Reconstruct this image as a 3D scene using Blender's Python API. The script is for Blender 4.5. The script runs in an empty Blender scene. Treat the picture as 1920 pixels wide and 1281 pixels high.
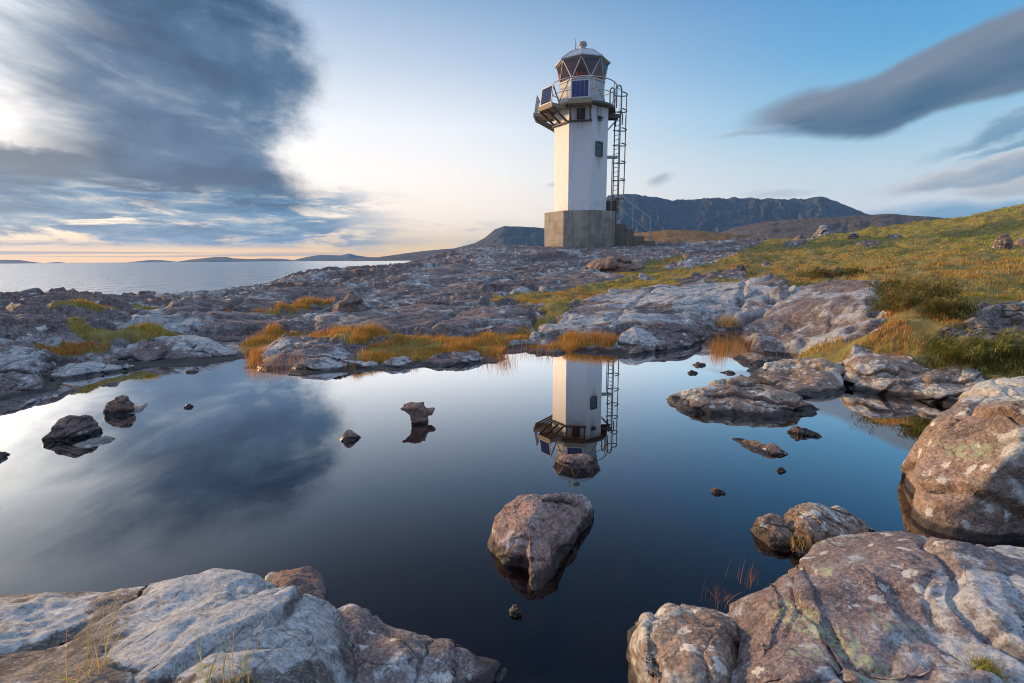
import bpy, math, random
import numpy as np
from mathutils import Matrix, Vector

SC = bpy.context.scene
COL = SC.collection
Q = 1.0                                     # mesh density of the ground

# ------------------------------------------------------------------ camera
FOC, PITCH, ROLL, EYE = 907.0, math.radians(9.64), math.radians(-0.45), 1.34
cam_data = bpy.data.cameras.new('camera')
cam = bpy.data.objects.new('camera', cam_data)
COL.objects.link(cam)
cam_data.sensor_width = 36.0
cam_data.lens = FOC / 1920.0 * 36.0
cam_data.clip_start, cam_data.clip_end = 0.05, 120000.0
CAM_R = Matrix.Rotation(math.pi / 2 - PITCH, 3, 'X') @ Matrix.Rotation(ROLL, 3, 'Z')
cam.matrix_world = Matrix.Translation((0, 0, EYE)) @ CAM_R.to_4x4()
SC.camera = cam
SC.view_settings.view_transform = 'Standard'
SC.view_settings.look = 'None'
SC.view_settings.exposure = 0.52
SC.view_settings.gamma = 1.0
SC.view_settings.use_curve_mapping = False
SC.cycles.filter_width = 1.05
SC.cycles.max_bounces = 6
SC.cycles.transparent_max_bounces = 12
SC.cycles.volume_bounces = 0
SC.cycles.sample_clamp_indirect = 8.0

# ------------------------------------------------------------------ node helper
class Nodes:
    def __init__(self, tree):
        self.t = tree
        tree.nodes.clear()
    def new(self, kind, **kw):
        n = self.t.nodes.new(kind)
        for k, v in kw.items(): setattr(n, k, v)
        return n
    def put(self, sock, v):
        if isinstance(v, Val): self.t.links.new(v.s, sock)
        elif isinstance(v, bpy.types.NodeSocket): self.t.links.new(v, sock)
        elif hasattr(sock, 'default_value'):
            if isinstance(v, (tuple, list)) and sock.type == 'RGBA' and len(v) == 3: v = (*v, 1.0)
            sock.default_value = v
    def math(self, op, a, b=None, c=None, clamp=False):
        n = self.new('ShaderNodeMath', operation=op, use_clamp=clamp)
        for i, v in enumerate((a, b, c)):
            if v is not None: self.put(n.inputs[i], v)
        return Val(self, n.outputs[0])
    def vec(self, x, y, z):
        n = self.new('ShaderNodeCombineXYZ')
        for i, v in enumerate((x, y, z)): self.put(n.inputs[i], v)
        return Val(self, n.outputs[0])
    def vmul(self, v, s):
        n = self.new('ShaderNodeVectorMath', operation='MULTIPLY')
        self.put(n.inputs[0], v); self.put(n.inputs[1], s)
        return Val(self, n.outputs[0])
    def vadd(self, v, s):
        n = self.new('ShaderNodeVectorMath', operation='ADD')
        self.put(n.inputs[0], v); self.put(n.inputs[1], s)
        return Val(self, n.outputs[0])
    def vscale(self, v, s):
        n = self.new('ShaderNodeVectorMath', operation='SCALE')
        self.put(n.inputs[0], v); self.put(n.inputs['Scale'], s)
        return Val(self, n.outputs[0])
    def sep(self, v):
        n = self.new('ShaderNodeSeparateXYZ'); self.put(n.inputs[0], v)
        return [Val(self, o) for o in n.outputs]
    def step(self, v, a, b, lo=0.0, hi=1.0, smooth=True):
        n = self.new('ShaderNodeMapRange', interpolation_type='SMOOTHSTEP' if smooth else 'LINEAR')
        self.put(n.inputs['Value'], v)
        for k, x in (('From Min', a), ('From Max', b), ('To Min', lo), ('To Max', hi)): self.put(n.inputs[k], x)
        return Val(self, n.outputs[0])
    def noise(self, vec, scale=1.0, detail=4.0, rough=0.5, dist=0.0, color=False, lac=2.0):
        n = self.new('ShaderNodeTexNoise')
        self.put(n.inputs['Vector'], vec)
        for k, x in (('Scale', scale), ('Detail', detail), ('Roughness', rough), ('Distortion', dist), ('Lacunarity', lac)): self.put(n.inputs[k], x)
        return Val(self, n.outputs['Color' if color else 'Fac'])
    def voronoi(self, vec, scale=1.0, feature='F1', out='Distance', rand=1.0):
        n = self.new('ShaderNodeTexVoronoi', feature=feature)
        self.put(n.inputs['Vector'], vec); self.put(n.inputs['Scale'], scale); self.put(n.inputs['Randomness'], rand)
        return Val(self, n.outputs[out])
    def ramp(self, fac, stops, interp='LINEAR'):
        n = self.new('ShaderNodeValToRGB'); cr = n.color_ramp; cr.interpolation = interp
        while len(cr.elements) < len(stops): cr.elements.new(0.5)
        for e, (p, c) in zip(cr.elements, stops):
            e.position = p
            e.color = (c, c, c, 1) if isinstance(c, (int, float)) else (*c, 1)
        self.put(n.inputs[0], fac)
        return Val(self, n.outputs[0])
    def mix(self, fac, a, b, mode='MIX'):
        n = self.new('ShaderNodeMix', data_type='RGBA', blend_type=mode, clamp_factor=True)
        self.put(n.inputs['Factor'], fac); self.put(n.inputs[6], a); self.put(n.inputs[7], b)
        return Val(self, n.outputs[2])
    def rgb(self, c):
        n = self.new('ShaderNodeRGB'); n.outputs[0].default_value = (*c, 1)
        return Val(self, n.outputs[0])

class Val:
    def __init__(self, g, s): self.g, self.s = g, s
    def __add__(self, o): return self.g.math('ADD', self, o)
    __radd__ = __add__
    def __sub__(self, o): return self.g.math('SUBTRACT', self, o)
    def __rsub__(self, o): return self.g.math('SUBTRACT', o, self)
    def __mul__(self, o): return self.g.math('MULTIPLY', self, o)
    __rmul__ = __mul__
    def __truediv__(self, o): return self.g.math('DIVIDE', self, o)
    def __pow__(self, o): return self.g.math('POWER', self, o)
    def __neg__(self): return self.g.math('MULTIPLY', self, -1.0)
# ------------------------------------------------------------------ sky
SUN_AZ, SUN_EL = math.radians(-60.0), math.radians(11.0)
def build_world():
    w = bpy.data.worlds.new('World'); SC.world = w; w.use_nodes = True
    g = Nodes(w.node_tree)
    d = Val(g, g.new('ShaderNodeTexCoord').outputs['Generated'])
    x, y, z = g.sep(d)
    az = g.math('MULTIPLY', g.math('ARCTAN2', x, y), 57.29578)
    el = g.math('MULTIPLY', g.math('ARCSINE', g.math('MINIMUM', g.math('MAXIMUM', z, -1.0), 1.0)), 57.29578)
    e = g.math('DIVIDE', g.math('MAXIMUM', el, 0.0), 90.0)
    sst = g.step
    R = lambda st: g.ramp(e, [(a / 90.0, c) for a, c in st])
    def sky_with_fill():  # stops high above the view are raised as added fill for the land
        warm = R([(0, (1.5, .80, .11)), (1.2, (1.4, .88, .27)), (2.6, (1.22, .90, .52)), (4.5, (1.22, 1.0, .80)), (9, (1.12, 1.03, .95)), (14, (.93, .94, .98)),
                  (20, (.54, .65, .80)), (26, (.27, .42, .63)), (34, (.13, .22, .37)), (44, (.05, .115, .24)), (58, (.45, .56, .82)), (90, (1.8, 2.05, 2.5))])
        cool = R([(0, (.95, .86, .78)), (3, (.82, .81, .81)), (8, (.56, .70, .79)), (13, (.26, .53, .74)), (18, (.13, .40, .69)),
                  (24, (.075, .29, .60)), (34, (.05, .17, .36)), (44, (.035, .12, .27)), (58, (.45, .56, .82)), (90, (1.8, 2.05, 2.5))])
        base = g.mix(sst(az, -14.0, 40.0), warm, cool)
        # glow round the veiled sun, and the yellow gap under the cloud
        du, dv = az + 50.0, el - 13.0
        r2 = du * du * 0.9 + dv * dv
        glow = g.math('EXPONENT', r2 * (-1.0 / 220.0)) * .60 + g.math('EXPONENT', r2 * (-1.0 / 700.0)) * .18
        low = g.math('EXPONENT', (az + 38.0) * (az + 38.0) * (-1.0 / 320.0)) * g.math('EXPONENT', el * el * (-1.0 / 3.0))
        add = g.vadd(g.vscale(g.rgb((1.0, .86, .66)), glow), g.vscale(g.rgb((.45, .14, -.22)), low))
        return g.vadd(base, add)
    def bg(col):
        b = g.new('ShaderNodeBackground'); g.put(b.inputs['Color'], col)
        return b.outputs[0]
    def pick(fac, a, b):
        m = g.new('ShaderNodeMixShader'); g.put(m.inputs[0], fac)
        g.t.links.new(a, m.inputs[1]); g.t.links.new(b, m.inputs[2])
        return m.outputs[0]

    # ---------------- the half over the sea: the large dark bank and broken streaks under it
    def sea_side():
        lo = g.sep(g.noise(g.vec(az * .07, el * .12, 3.1), 1.0, 2, .5, color=True))
        hi = g.sep(g.noise(g.vec(az * .28, el * .42, 8.7), 1.0, 6, .66, color=True))
        waz = az + (lo[0] - .5) * 7.0 + (hi[0] - .5) * 5.5
        wel = el + (lo[1] - .5) * 4.0 + (hi[1] - .5) * 3.0
        edge = g.ramp(el / 40.0, [(0, .50), (3 / 40, .51), (6 / 40, .505), (8.3 / 40, .505), (9.6 / 40, .475), (10.8 / 40, .445), (12.6 / 40, .50), (18 / 40, .535), (22 / 40, .51), (26 / 40, .45), (30 / 40, .3)])
        inn = edge * 50.0 - 46.0 - waz
        body = sst(inn, -1.2, 3.8) * sst(wel, 29.0, 23.0) * sst(wel, 3.6, 5.6)
        # long streaks blown across the bank
        st = g.noise(g.vec(az * .065, (el + az * .14) * .19, 31.0), 1.0, 5, .58, .8)
        veil = sst(az + (st - .5) * 20.0 + (lo[1] - .5) * 8.0, -53.0, -37.0)
        low_belt = sst(wel, 10.2, 8.2)
        veil = g.math('MAXIMUM', veil, low_belt * .97)
        veil = g.math('MAXIMUM', veil, sst(el, 15.0, 21.0) * sst(az, -62.0, -40.0) * .5)
        body = body * veil
        tone = st * .55 + g.noise(g.vec(az * .09, (el + az * .08) * .24, 47.0), 1.0, 5, .58, .8) * .55 - .05
        tone = tone + (hi[2] - .5) * .20 + sst(inn, 6.0, 0.0) * .09 + (1.0 - veil) * .26 - low_belt * sst(az, -50.0, -38.0, .04, .13)
        tone = tone + (lo[1] - .5) * .45
        tone = (tone - .5) * 1.3 + .5
        ccol = g.ramp(tone, [(.36, (.018, .058, .135)), (.47, (.032, .092, .19)), (.58, (.068, .14, .25)), (.70, (.20, .27, .36)), (.86, (.66, .65, .62))])
        sky = g.mix(body * .97, sky_with_fill(), ccol)
        ln = g.noise(g.vec(az * .11, el * .62, 61.0), 1.0, 6, .62, .5) + (lo[2] - .5) * .30
        lmask = sst(el, 1.1, 1.9) * sst(wel, 8.0, 5.2) * sst(az + (lo[0] - .5) * 14.0, -8.0, -22.0)
        la = sst(ln, .37, .51) * lmask
        lcol = g.ramp(g.noise(g.vec(az * .17, el * .85, 71.0), 1.0, 5, .64, .4), [(.36, (.035, .12, .26)), (.47, (.09, .22, .38)), (.56, (.28, .39, .50)), (.66, (.85, .72, .58))])
        sky = g.mix(la * .94, sky, lcol)
        br = g.noise(g.vec(az * .022, el * 2.0, 77.0), 1.0, 3, .6)
        bars = sst(br, .50, .60) * sst(el, .25, .6) * sst(el, 2.2, 1.4) * sst(az, -10.0, -28.0)
        sky = g.mix(bars * .65, sky, (.34, .37, .43))
        wis = sst(ln, .50, .60) * sst(el, .6, 1.4) * sst(el, 6.0, 2.6) * sst(az, -24.0, -18.0) * sst(az, 4.0, -6.0)
        sky = g.mix(wis * .55, sky, (.50, .48, .53))
        return sky

    # ---------------- the half over the land: smooth lens clouds
    def land_side():
        n1 = g.sep(g.noise(g.vec(az * .10, el * .18, 101.0), 1.0, 3, .5, color=True))
        n2 = g.sep(g.noise(g.vec(az * .28, (el - az * .2) * .6, 131.0), 1.0, 4, .58, color=True))
        tn = g.noise(g.vec(az * .075, (el - az * .22) * .34, 171.0), 1.0, 3, .5, .3)
        sky = sky_with_fill()
        for (a0, e0, ang, ra, rb, soft, warp, lo, hi, k, bump) in (
            (46.0, 15.5, 6.0, 23.5, 3.3, .24, 1.1, (.04, .105, .19), (.20, .24, .31), .97, -11.5),
            (47.0, 10.9, 20.0, 9.0, 1.1, .55, 2.8, (.12, .27, .42), (.28, .42, .54), .95, 0),
            (46.5, 9.2, 18.0, 5.5, .7, .55, 2.8, (.13, .28, .42), (.28, .42, .54), .85, 0),
            (45.0, 6.9, 7.0, 11.0, 1.3, .5, 2.6, (.18, .30, .43), (.60, .58, .58), .95, 0),
            (48.5, 5.6, 3.0, 9.0, 1.0, .45, 1.6, (.20, .31, .42), (.62, .59, .58), .92, 0),
            (42.0, 2.9, 1.0, 14.0, 2.1, .6, 1.6, (.07, .21, .40), (.20, .38, .55), .9, 0),
            (25.5, 12.4, 2.0, 5.5, .45, .9, 1.2, (.20, .33, .46), (.36, .46, .55), .85, 0),
            (16.5, 8.6, 10.0, 2.0, .8, .9, 2.4, (.34, .40, .47), (.42, .48, .53), .7, 0),
            (5.0, 8.3, 0.0, 1.4, .5, .9, 1.6, (.44, .45, .5), (.5, .5, .54), .6, 0),
            (28.0, 6.4, 3.0, 5.0, .6, .9, 1.8, (.40, .48, .54), (.5, .55, .6), .6, 0),
        ):
            c, s = math.cos(math.radians(ang)), math.sin(math.radians(ang))
            wa = az + (n1[0] - .5) * (warp * 2.0) + (n2[0] - .5) * warp
            we = el + (n1[1] - .5) * warp + (n2[1] - .5) * (warp * .8)
            p, q = (wa - a0) * c + (we - e0) * s, (we - e0) * c - (wa - a0) * s
            if bump: q = q + g.math('EXPONENT', (p - bump) * (p - bump) * -.055) * 1.25
            rr = g.math('SQRT', (p / ra) * (p / ra) + (q / rb) * (q / rb))
            t = tn * .85 + sst(q, -rb, rb) * .36 - sst(rr, 1.0, .3) * .2 + .08
            sky = g.mix(sst(rr, 1.0, 1.0 - soft) * k, sky, g.ramp(t, [(.28, lo), (.75, hi)]))
        puff = sst(n2[2] + n1[2], .95, 1.2) * sst(g.math('ABSOLUTE', az - 37.0), 4.0, .5) * sst(el, 4.6, 3.0)
        return g.mix(puff * .8, sky, (.64, .67, .70))

    # ---------------- the rest of the dome: unseen fill light, bright overhead, dim and tinted behind
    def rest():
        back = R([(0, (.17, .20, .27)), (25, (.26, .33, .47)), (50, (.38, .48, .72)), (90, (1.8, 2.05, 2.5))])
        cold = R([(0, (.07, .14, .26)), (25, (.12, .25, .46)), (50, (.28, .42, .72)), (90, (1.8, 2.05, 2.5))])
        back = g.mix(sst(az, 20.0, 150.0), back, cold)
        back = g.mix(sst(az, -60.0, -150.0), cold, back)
        front = g.vscale(sky_with_fill(), sst(el, 40.0, 58.0, .70, 1.0))
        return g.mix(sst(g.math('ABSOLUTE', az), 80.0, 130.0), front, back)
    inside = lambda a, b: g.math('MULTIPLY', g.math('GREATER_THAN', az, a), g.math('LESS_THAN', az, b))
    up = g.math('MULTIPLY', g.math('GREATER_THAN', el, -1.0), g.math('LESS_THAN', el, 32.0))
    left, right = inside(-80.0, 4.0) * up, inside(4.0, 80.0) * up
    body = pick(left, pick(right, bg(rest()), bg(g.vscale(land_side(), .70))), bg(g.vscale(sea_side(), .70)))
    nis = g.new('ShaderNodeTexSky', sky_type='NISHITA', sun_disc=False, sun_elevation=SUN_EL, sun_rotation=SUN_AZ)
    clear = g.new('ShaderNodeBackground'); g.put(clear.inputs['Color'], nis.outputs[0]); clear.inputs['Strength'].default_value = .006
    s = g.new('ShaderNodeAddShader'); g.t.links.new(clear.outputs[0], s.inputs[0]); g.t.links.new(body, s.inputs[1])
    o = g.new('ShaderNodeOutputWorld'); g.t.links.new(s.outputs[0], o.inputs['Surface'])
    w.cycles.sampling_method = 'MANUAL'; w.cycles.sample_map_resolution = 1024
build_world()

sun_data = bpy.data.lights.new('sun', 'SUN')
sun = bpy.data.objects.new('sun', sun_data); COL.objects.link(sun)
sun_data.energy, sun_data.angle, sun_data.color = 5.0, math.radians(6.0), (1.0, .62, .29)
_sd = Vector((math.sin(SUN_AZ) * math.cos(SUN_EL), math.cos(SUN_AZ) * math.cos(SUN_EL), math.sin(SUN_EL)))
sun.rotation_euler = _sd.to_track_quat('Z', 'Y').to_euler()
# ------------------------------------------------------------------ numpy noise
def _h(ix, iy, iz, seed):
    u = lambda a: a.astype(np.int32).view(np.uint32)
    h = u(ix) * np.uint32(374761393) + u(iy) * np.uint32(668265263) + u(iz) * np.uint32(2147483629) + np.uint32(seed * 1274126177 & 0xffffffff)
    h = (h ^ (h >> np.uint32(13))) * np.uint32(1274126177)
    h = (h ^ (h >> np.uint32(16))) * np.uint32(2246822519)
    return h ^ (h >> np.uint32(15))
_G = np.array([(1,1,0),(-1,1,0),(1,-1,0),(-1,-1,0),(1,0,1),(-1,0,1),(1,0,-1),(-1,0,-1),(0,1,1),(0,-1,1),(0,1,-1),(0,-1,-1)], np.float32)
def perlin(p, seed=0):
    p = np.asarray(p, np.float32)
    i = np.floor(p).astype(np.int32); f = p - i
    u = f * f * f * (f * (f * 6 - 15) + 10)
    out = 0
    for dx in (0, 1):
        for dy in (0, 1):
            for dz in (0, 1):
                g = _G[_h(i[:, 0] + dx, i[:, 1] + dy, i[:, 2] + dz, seed) % 12]
                d = g[:, 0] * (f[:, 0] - dx) + g[:, 1] * (f[:, 1] - dy) + g[:, 2] * (f[:, 2] - dz)
                w = (u[:, 0] if dx else 1 - u[:, 0]) * (u[:, 1] if dy else 1 - u[:, 1]) * (u[:, 2] if dz else 1 - u[:, 2])
                out = out + w * d
    return out
def fbm(p, octs=4, seed=0, gain=.5, lac=2.03):
    p = np.asarray(p, float); a, s, out = 1.0, 1.0, 0
    for k in range(octs):
        out = out + a * perlin(p * s + 17.3 * k, seed + k); a *= gain; s *= lac
    return out
def ridged(p, octs=4, seed=0, gain=.5, lac=2.05):
    p = np.asarray(p, float); a, s, out = 1.0, 1.0, 0
    for k in range(octs):
        out = out + a * (1 - np.abs(perlin(p * s + 9.1 * k, seed + k)) * 2.2); a *= gain; s *= lac
    return out
def p3(x, y, z=0.0):
    return np.stack([x, y, np.zeros_like(x) + z], -1)
def voronoi(x, y, seed=0, jit=.9):
    """distance to the cell border, a random value per cell (two of them), and the offset from the cell's seed"""
    ix, iy = np.floor(x).astype(np.int64), np.floor(y).astype(np.int64)
    f1 = np.full(x.shape, 9.0); cx = np.zeros_like(x); cy = np.zeros_like(x); r1 = np.zeros_like(x); r2 = np.zeros_like(x)
    pts = []
    for dx in (-1, 0, 1):
        for dy in (-1, 0, 1):
            z = np.zeros_like(ix)
            h = _h(ix + dx, iy + dy, z, seed)
            px = ix + dx + .5 + ((h & 1023) / 1023. - .5) * jit
            py = iy + dy + .5 + (((h >> 10) & 1023) / 1023. - .5) * jit
            d = (px - x) ** 2 + (py - y) ** 2
            m = d < f1
            f1 = np.where(m, d, f1); cx = np.where(m, px, cx); cy = np.where(m, py, cy)
            h2 = _h(ix + dx, iy + dy, z + 7, seed + 3)
            r1 = np.where(m, (h2 & 4095) / 4095., r1); r2 = np.where(m, ((h2 >> 12) & 4095) / 4095., r2)
            pts.append((px, py))
    e = np.full(x.shape, 9.0)
    for px, py in pts:
        vx, vy = px - cx, py - cy
        l = np.sqrt(vx * vx + vy * vy); ok = l > 1e-6; l = np.maximum(l, 1e-6)
        dd = ((px + cx) * .5 - x) * vx / l + ((py + cy) * .5 - y) * vy / l
        e = np.where(ok, np.minimum(e, dd), e)
    return e, r1, r2, x - cx, y - cy
def sstep(v, a, b):
    t = np.clip((v - a) / (b - a), 0, 1)
    return t * t * (3 - 2 * t)
def in_poly(x, y, poly):
    c = np.zeros(x.shape, bool); n = len(poly)
    for i in range(n):
        (x0, y0), (x1, y1) = poly[i], poly[(i + 1) % n]
        if y0 == y1: continue
        c ^= ((y0 > y) != (y1 > y)) & (x < (x1 - x0) * (y - y0) / (y1 - y0) + x0)
    return c
def poly_dist(x, y, poly):
    """signed distance, positive outside"""
    d = np.full(x.shape, 1e9); n = len(poly)
    for i in range(n):
        ax, ay = poly[i]; bx, by = poly[(i + 1) % n]
        vx, vy = bx - ax, by - ay
        t = np.clip(((x - ax) * vx + (y - ay) * vy) / max(vx * vx + vy * vy, 1e-12), 0, 1)
        d = np.minimum(d, (x - ax - t * vx) ** 2 + (y - ay - t * vy) ** 2)
    return np.sqrt(d) * np.where(in_poly(x, y, poly), -1, 1)
class Rbf:
    """thin-plate interpolation of scattered heights"""
    def __init__(self, P, v, lam=1e-4):
        self.P = P = np.asarray(P, float); v = np.asarray(v, float); n = len(P)
        d = np.sqrt(((P[:, None] - P[None]) ** 2).sum(-1))
        A = np.zeros((n + 3, n + 3)); A[:n, :n] = self._k(d) + lam * np.eye(n)
        A[:n, n] = 1; A[:n, n + 1:] = P; A[n, :n] = 1; A[n + 1:, :n] = P.T
        self.w = np.linalg.solve(A, np.concatenate([v, np.zeros(3)]))
    @staticmethod
    def _k(r): return np.where(r > 1e-9, r * r * np.log(np.maximum(r, 1e-9)), 0)
    def __call__(self, X):
        X = np.asarray(X, float); out = np.empty(len(X)); n = len(self.P)
        for s in range(0, len(X), 60000):
            x = X[s:s + 60000]
            d = np.sqrt(((x[:, None] - self.P[None]) ** 2).sum(-1))
            out[s:s + 60000] = self._k(d) @ self.w[:n] + self.w[n] + x @ self.w[n + 1:]
        return out

# ------------------------------------------------------------------ sight lines (1920 x 1281 photograph)
def ray(px, py):
    return CAM_R @ Vector(((px - 960.0) / FOC, -(py - 640.5) / FOC, -1.0))
def at_z(px, py, z=0.0):
    d = ray(px, py); t = (z - EYE) / d.z
    return np.array([d.x * t, d.y * t, z])
def at_d(px, py, dist):
    d = ray(px, py); t = dist / math.hypot(d.x, d.y)
    return np.array([d.x * t, d.y * t, EYE + d.z * t])
_RT = np.array(CAM_R.transposed())
def to_px(x, y, z):
    q = np.stack([x, y, z - EYE], -1) @ _RT.T
    w = np.maximum(-q[:, 2], 1e-3)
    return 960 + FOC * q[:, 0] / w, 640.5 - FOC * q[:, 1] / w

# ------------------------------------------------------------------ objects
def mesh_obj(name, verts, faces, mat=None, parent=None, smooth=True, attrs=None):
    me = bpy.data.meshes.new(name)
    verts = np.asarray(verts, np.float32)
    if isinstance(faces, np.ndarray):
        k = faces.shape[1]
        me.vertices.add(len(verts)); me.vertices.foreach_set('co', verts.ravel())
        me.loops.add(faces.size); me.loops.foreach_set('vertex_index', faces.astype(np.int32).ravel())
        me.polygons.add(len(faces)); me.polygons.foreach_set('loop_start', np.arange(0, faces.size, k, dtype=np.int32))
        me.update(calc_edges=True); me.validate()
    else:
        me.from_pydata([tuple(map(float, v)) for v in verts], [], faces); me.validate()
    me.polygons.foreach_set('use_smooth', np.full(len(me.polygons), smooth))
    for k, a in (attrs or {}).items():
        if a.ndim == 2:
            at = me.attributes.new(k, 'FLOAT_COLOR', 'POINT'); at.data.foreach_set('color', np.concatenate([a, np.ones((len(a), 1))], 1).astype(np.float32).ravel())
        else:
            at = me.attributes.new(k, 'FLOAT', 'POINT'); at.data.foreach_set('value', a.astype(np.float32))
    if mat is not None: me.materials.append(mat)
    o = bpy.data.objects.new(name, me); COL.objects.link(o)
    if parent is not None: o.parent = parent
    return o
def tag(o, label=None, cat=None, group=None, kind=None):
    for k, v in (('label', label), ('category', cat), ('group', group), ('kind', kind)):
        if v: o[k] = v
    return o
def empty(name, loc, rz=0.0):
    o = bpy.data.objects.new(name, None); COL.objects.link(o)
    o.location = loc; o.rotation_euler = (0, 0, rz); o.empty_display_size = .2
    return o
def grid_faces(nu, nv, wrap=False):
    i = np.arange(nu if wrap else nu - 1)[:, None]; j = np.arange(nv - 1)[None]
    a = i * nv + j; b = ((i + 1) % nu) * nv + j
    return np.stack([a, b, b + 1, a + 1], -1).reshape(-1, 4)
def new_mat(name):
    m = bpy.data.materials.new(name); m.use_nodes = True
    return m, Nodes(m.node_tree)
def finish(g, shader, disp=None):
    o = g.new('ShaderNodeOutputMaterial'); g.t.links.new(shader.outputs[0], o.inputs['Surface'])
def principled(g, color, rough=.7, normal=None, **kw):
    b = g.new('ShaderNodeBsdfPrincipled'); g.put(b.inputs['Base Color'], color); g.put(b.inputs['Roughness'], rough)
    for k, v in kw.items(): g.put(b.inputs[k], v)
    if normal is not None: g.t.links.new(normal.s, b.inputs['Normal'])
    return b
def bump(g, h, strength=.5, dist=.02, normal=None):
    n = g.new('ShaderNodeBump'); g.put(n.inputs['Height'], h); n.inputs['Strength'].default_value = strength; n.inputs['Distance'].default_value = dist
    if normal is not None: g.t.links.new(normal.s, n.inputs['Normal'])
    return Val(g, n.outputs[0])
def position(g): return Val(g, g.new('ShaderNodeNewGeometry').outputs['Position'])
def up_facing(g): return g.sep(Val(g, g.new('ShaderNodeNewGeometry').outputs['Normal']))[2]
def attr(g, name, out='Fac'):
    n = g.new('ShaderNodeAttribute'); n.attribute_name = name
    return Val(g, n.outputs[out])

class MB:
    """collects simple solids into one mesh"""
    def __init__(self): self.v, self.f = [], []
    def add(self, verts, faces):
        o = len(self.v); self.v += [tuple(map(float, p)) for p in verts]; self.f += [[i + o for i in f] for f in faces]
        return self
    def box(self, c, size, ax=None):
        """ax: three axis vectors"""
        c = np.array(c, float); A = np.eye(3) if ax is None else np.array(ax, float); h = np.array(size, float) / 2
        vs = [c + A[0] * h[0] * a + A[1] * h[1] * b + A[2] * h[2] * d for d in (-1, 1) for a, b in ((-1, -1), (1, -1), (1, 1), (-1, 1))]
        return self.add(vs, [(3, 2, 1, 0), (4, 5, 6, 7), (0, 1, 5, 4), (1, 2, 6, 5), (2, 3, 7, 6), (3, 0, 4, 7)])
    def beam(self, p, q, w, h, up=(0, 0, 1)):
        p, q = np.array(p, float), np.array(q, float); d = q - p; L = np.linalg.norm(d); d /= L
        s = np.cross(d, up); s /= np.linalg.norm(s); u = np.cross(s, d)
        return self.box((p + q) / 2, (L, w, h), (d, s, u))
    def tube(self, pts, r, n=8, closed=False, cap=True):
        pts = [np.array(p, float) for p in pts]; m = len(pts); rings = []
        prev = None
        for i, p in enumerate(pts):
            a = pts[(i - 1) % m] if (closed or i) else p; b = pts[(i + 1) % m] if (closed or i < m - 1) else p
            d = b - a; d = d / np.linalg.norm(d)
            if prev is None:
                t = np.array((0, 0, 1.)) if abs(d[2]) < .9 else np.array((1., 0, 0)); s = np.cross(d, t)
            else: s = prev - d * (prev @ d)
            s /= np.linalg.norm(s); prev = s; u = np.cross(d, s)
            rr = r[i] if isinstance(r, (list, tuple, np.ndarray)) else r
            rings.append([p + rr * (s * math.cos(k * 2 * math.pi / n) + u * math.sin(k * 2 * math.pi / n)) for k in range(n)])
        fs = []
        for i in range(m if closed else m - 1):
            j = (i + 1) % m
            for k in range(n): fs.append((i * n + k, i * n + (k + 1) % n, j * n + (k + 1) % n, j * n + k))
        if not closed and cap: fs += [tuple(range(n))[::-1], tuple((m - 1) * n + k for k in range(n))]
        return self.add([v for r_ in rings for v in r_], fs)
    def loft(self, rings, cap0=True, cap1=True):
        n = len(rings[0]); fs = []
        for i in range(len(rings) - 1):
            for k in range(n): fs.append((i * n + k, i * n + (k + 1) % n, (i + 1) * n + (k + 1) % n, (i + 1) * n + k))
        if cap0: fs.append(tuple(range(n))[::-1])
        if cap1: fs.append(tuple((len(rings) - 1) * n + k for k in range(n)))
        return self.add([v for r_ in rings for v in r_], fs)
    def build(self, name, mat, parent=None, smooth=False, off=None):
        v = np.array(self.v)
        if off is not None: v = v - np.array(off)
        return mesh_obj(name, v, self.f, mat, parent, smooth)
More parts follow.
